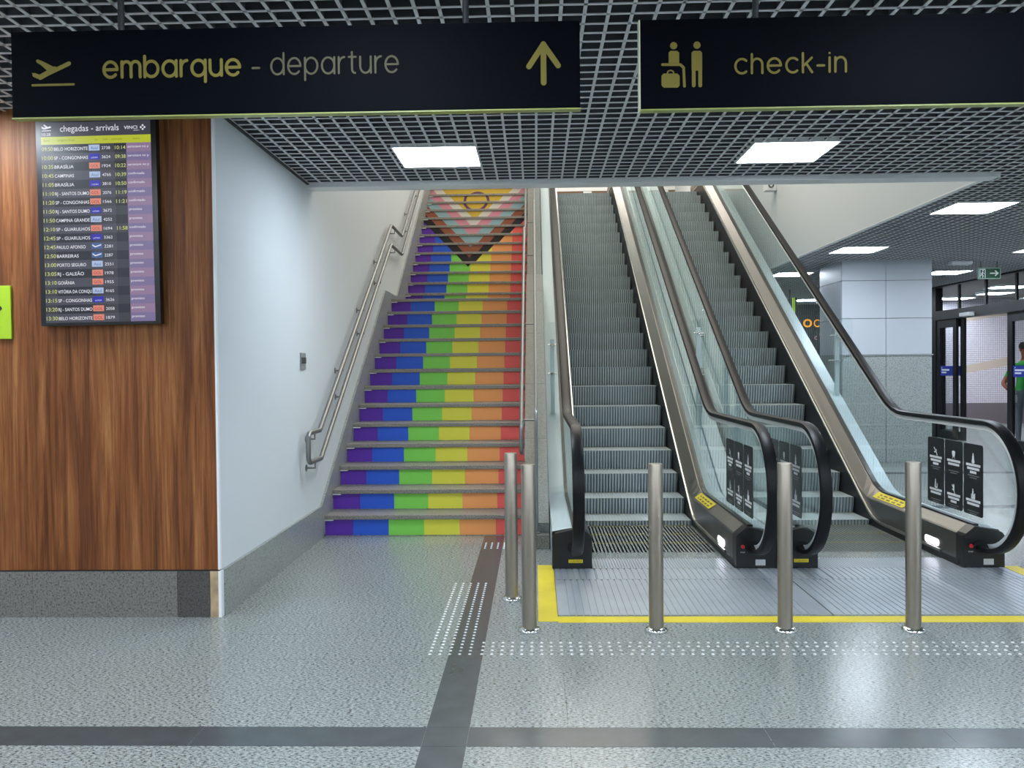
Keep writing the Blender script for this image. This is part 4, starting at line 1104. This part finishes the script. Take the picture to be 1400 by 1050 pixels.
N = [((0, 0, .98), (.15, .10)), ((0, 0, 1.15), (.14, .095)), ((0, 0, 1.34), (.17, .105)), ((0, 0, 1.46), (.10, .08)), ((0, -.01, 1.54), .052), ((0, -.02, 1.60), (.065, .075)), ((0, -.025, 1.69), (.078, .095)), ((0, -.02, 1.77), (.06, .075)),
     ((-.19, 0, 1.42), .060), ((-.30, .03, 1.17), .050), ((-.36, .02, 1.10), .044), ((-.34, -.16, .98), .030), ((-.33, -.22, .94), (.035, .02)),
     ((.19, 0, 1.42), .055), ((.27, .02, 1.17), .042), ((.27, 0, 1.10), .036), ((.27, -.08, .90), .028), ((.27, -.10, .82), (.022, .04)),
     ((-.095, 0, .90), .088), ((-.10, 0, .50), .062), ((-.10, .01, .28), .052), ((-.10, .01, .09), .040), ((-.11, -.12, .035), (.045, .03)),
     ((.095, 0, .90), .088), ((.10, 0, .50), .062), ((.10, .01, .28), .052), ((.10, .01, .09), .040), ((.11, -.12, .035), (.045, .03))]
Eg = [(0, 1), (1, 2), (2, 3), (3, 4), (4, 5), (5, 6), (6, 7), (2, 8), (8, 9), (9, 10), (10, 11), (11, 12), (2, 13), (13, 14), (14, 15), (15, 16), (16, 17), (0, 18), (18, 19), (19, 20), (20, 21), (21, 22), (0, 23), (23, 24), (24, 25), (25, 26), (26, 27)]
bd = skin_body('body', N, Eg, [M_skin, M_shirt, M_trous, mat('shoe', '#202022', .5)], pe)
for p in bd.data.polygons:
    c_ = p.center
    if c_.z < .1: p.material_index = 3
    elif c_.z < .99 and abs(c_.x) < .24: p.material_index = 2
    elif c_.z < 1.50 and (abs(c_.x) < .21 or c_.z > 1.22): p.material_index = 1
m = MB(); hv = [(r*1.0, z) for r, z in ((.088, -.01), (.096, .03), (.090, .07), (.065, .105), (.0, .12))]
m.lathe(hv, (0, -.008, 1.71), 16)
m.build('hair', M_hair, pe, org=(0, 0, 0))
m = MB()
for sx in (-1, 1):
    m.lathe([(.0, -.008), (.009, 0), (.0, .008)], (sx*.03, -.116, 1.70), 8)
m.build('eyes', M_hair, pe, org=(0, 0, 0))
MB().prism([(-.118, 1.69), (-.140, 1.655), (-.112, 1.65)], 0, -.013, .013).build('nose', M_skin, pe, org=(0, 0, 0))
MB().box(-.028, -.112, 1.622, .028, -.098, 1.630).build('mouth', mat('lips', '#6A332B', .5), pe, org=(0, 0, 0))
for sx in (-1, 1): MB().bbox(sx*.078-.01, -.03, 1.655, sx*.078+.01, .01, 1.715, .006).build('ear', M_skin, pe, org=(0, 0, 0))
def hand(base, dirv, side):
    nodes = []; eds = []
    b = Vector(base); d = Vector(dirv).normalized(); u = Vector((1, 0, 0))
    for k, (off, L) in enumerate(((-.026, .068), (-.009, .078), (.009, .073), (.026, .058))):
        i = len(nodes)
        nodes += [((b+u*off*.7), .010), (b+u*off+d*.03, .009), (b+u*off+d*(.03+L*.5)+Vector((0, .006, 0)), .008), (b+u*off+d*(.03+L)+Vector((0, .022, 0)), .007)]
        eds += [(i, i+1), (i+1, i+2), (i+2, i+3)]
    i = len(nodes); nodes += [(b+u*side*.02, .011), (b+u*side*.042+d*.03, .009), (b+u*side*.046+d*.062, .008)]; eds += [(i, i+1), (i+1, i+2)]
    return [(tuple(n[0]), n[1]) for n in nodes], eds
for base, dv, sd in (((-.33, -.24, .93), (0, -.8, -.5), 1), ((.27, -.11, .79), (0, -.25, -1), -1)):
    n_, e_ = hand(base, dv, sd)
    # each finger chain is its own island
    me_parts = []
    k = 0
    chains = [(0, 4), (4, 8), (8, 12), (12, 16), (16, 19)]
    mb_ = MB()
    for a, b in chains:
        mb_.tube([q[0] for q in n_[a:b]], [q[1] for q in n_[a:b]], 8)
    mb_.build('fingers', M_skin, pe, org=(0, 0, 0))
cd = tag(MB().bbox(QX-.42, QY-.34, .78, QX-.31, QY-.325, .92, .003).build('paper_tag', mat('paper', '#E3E0DA', .7)), 'small white tag held by the person in the green shirt', 'tag')
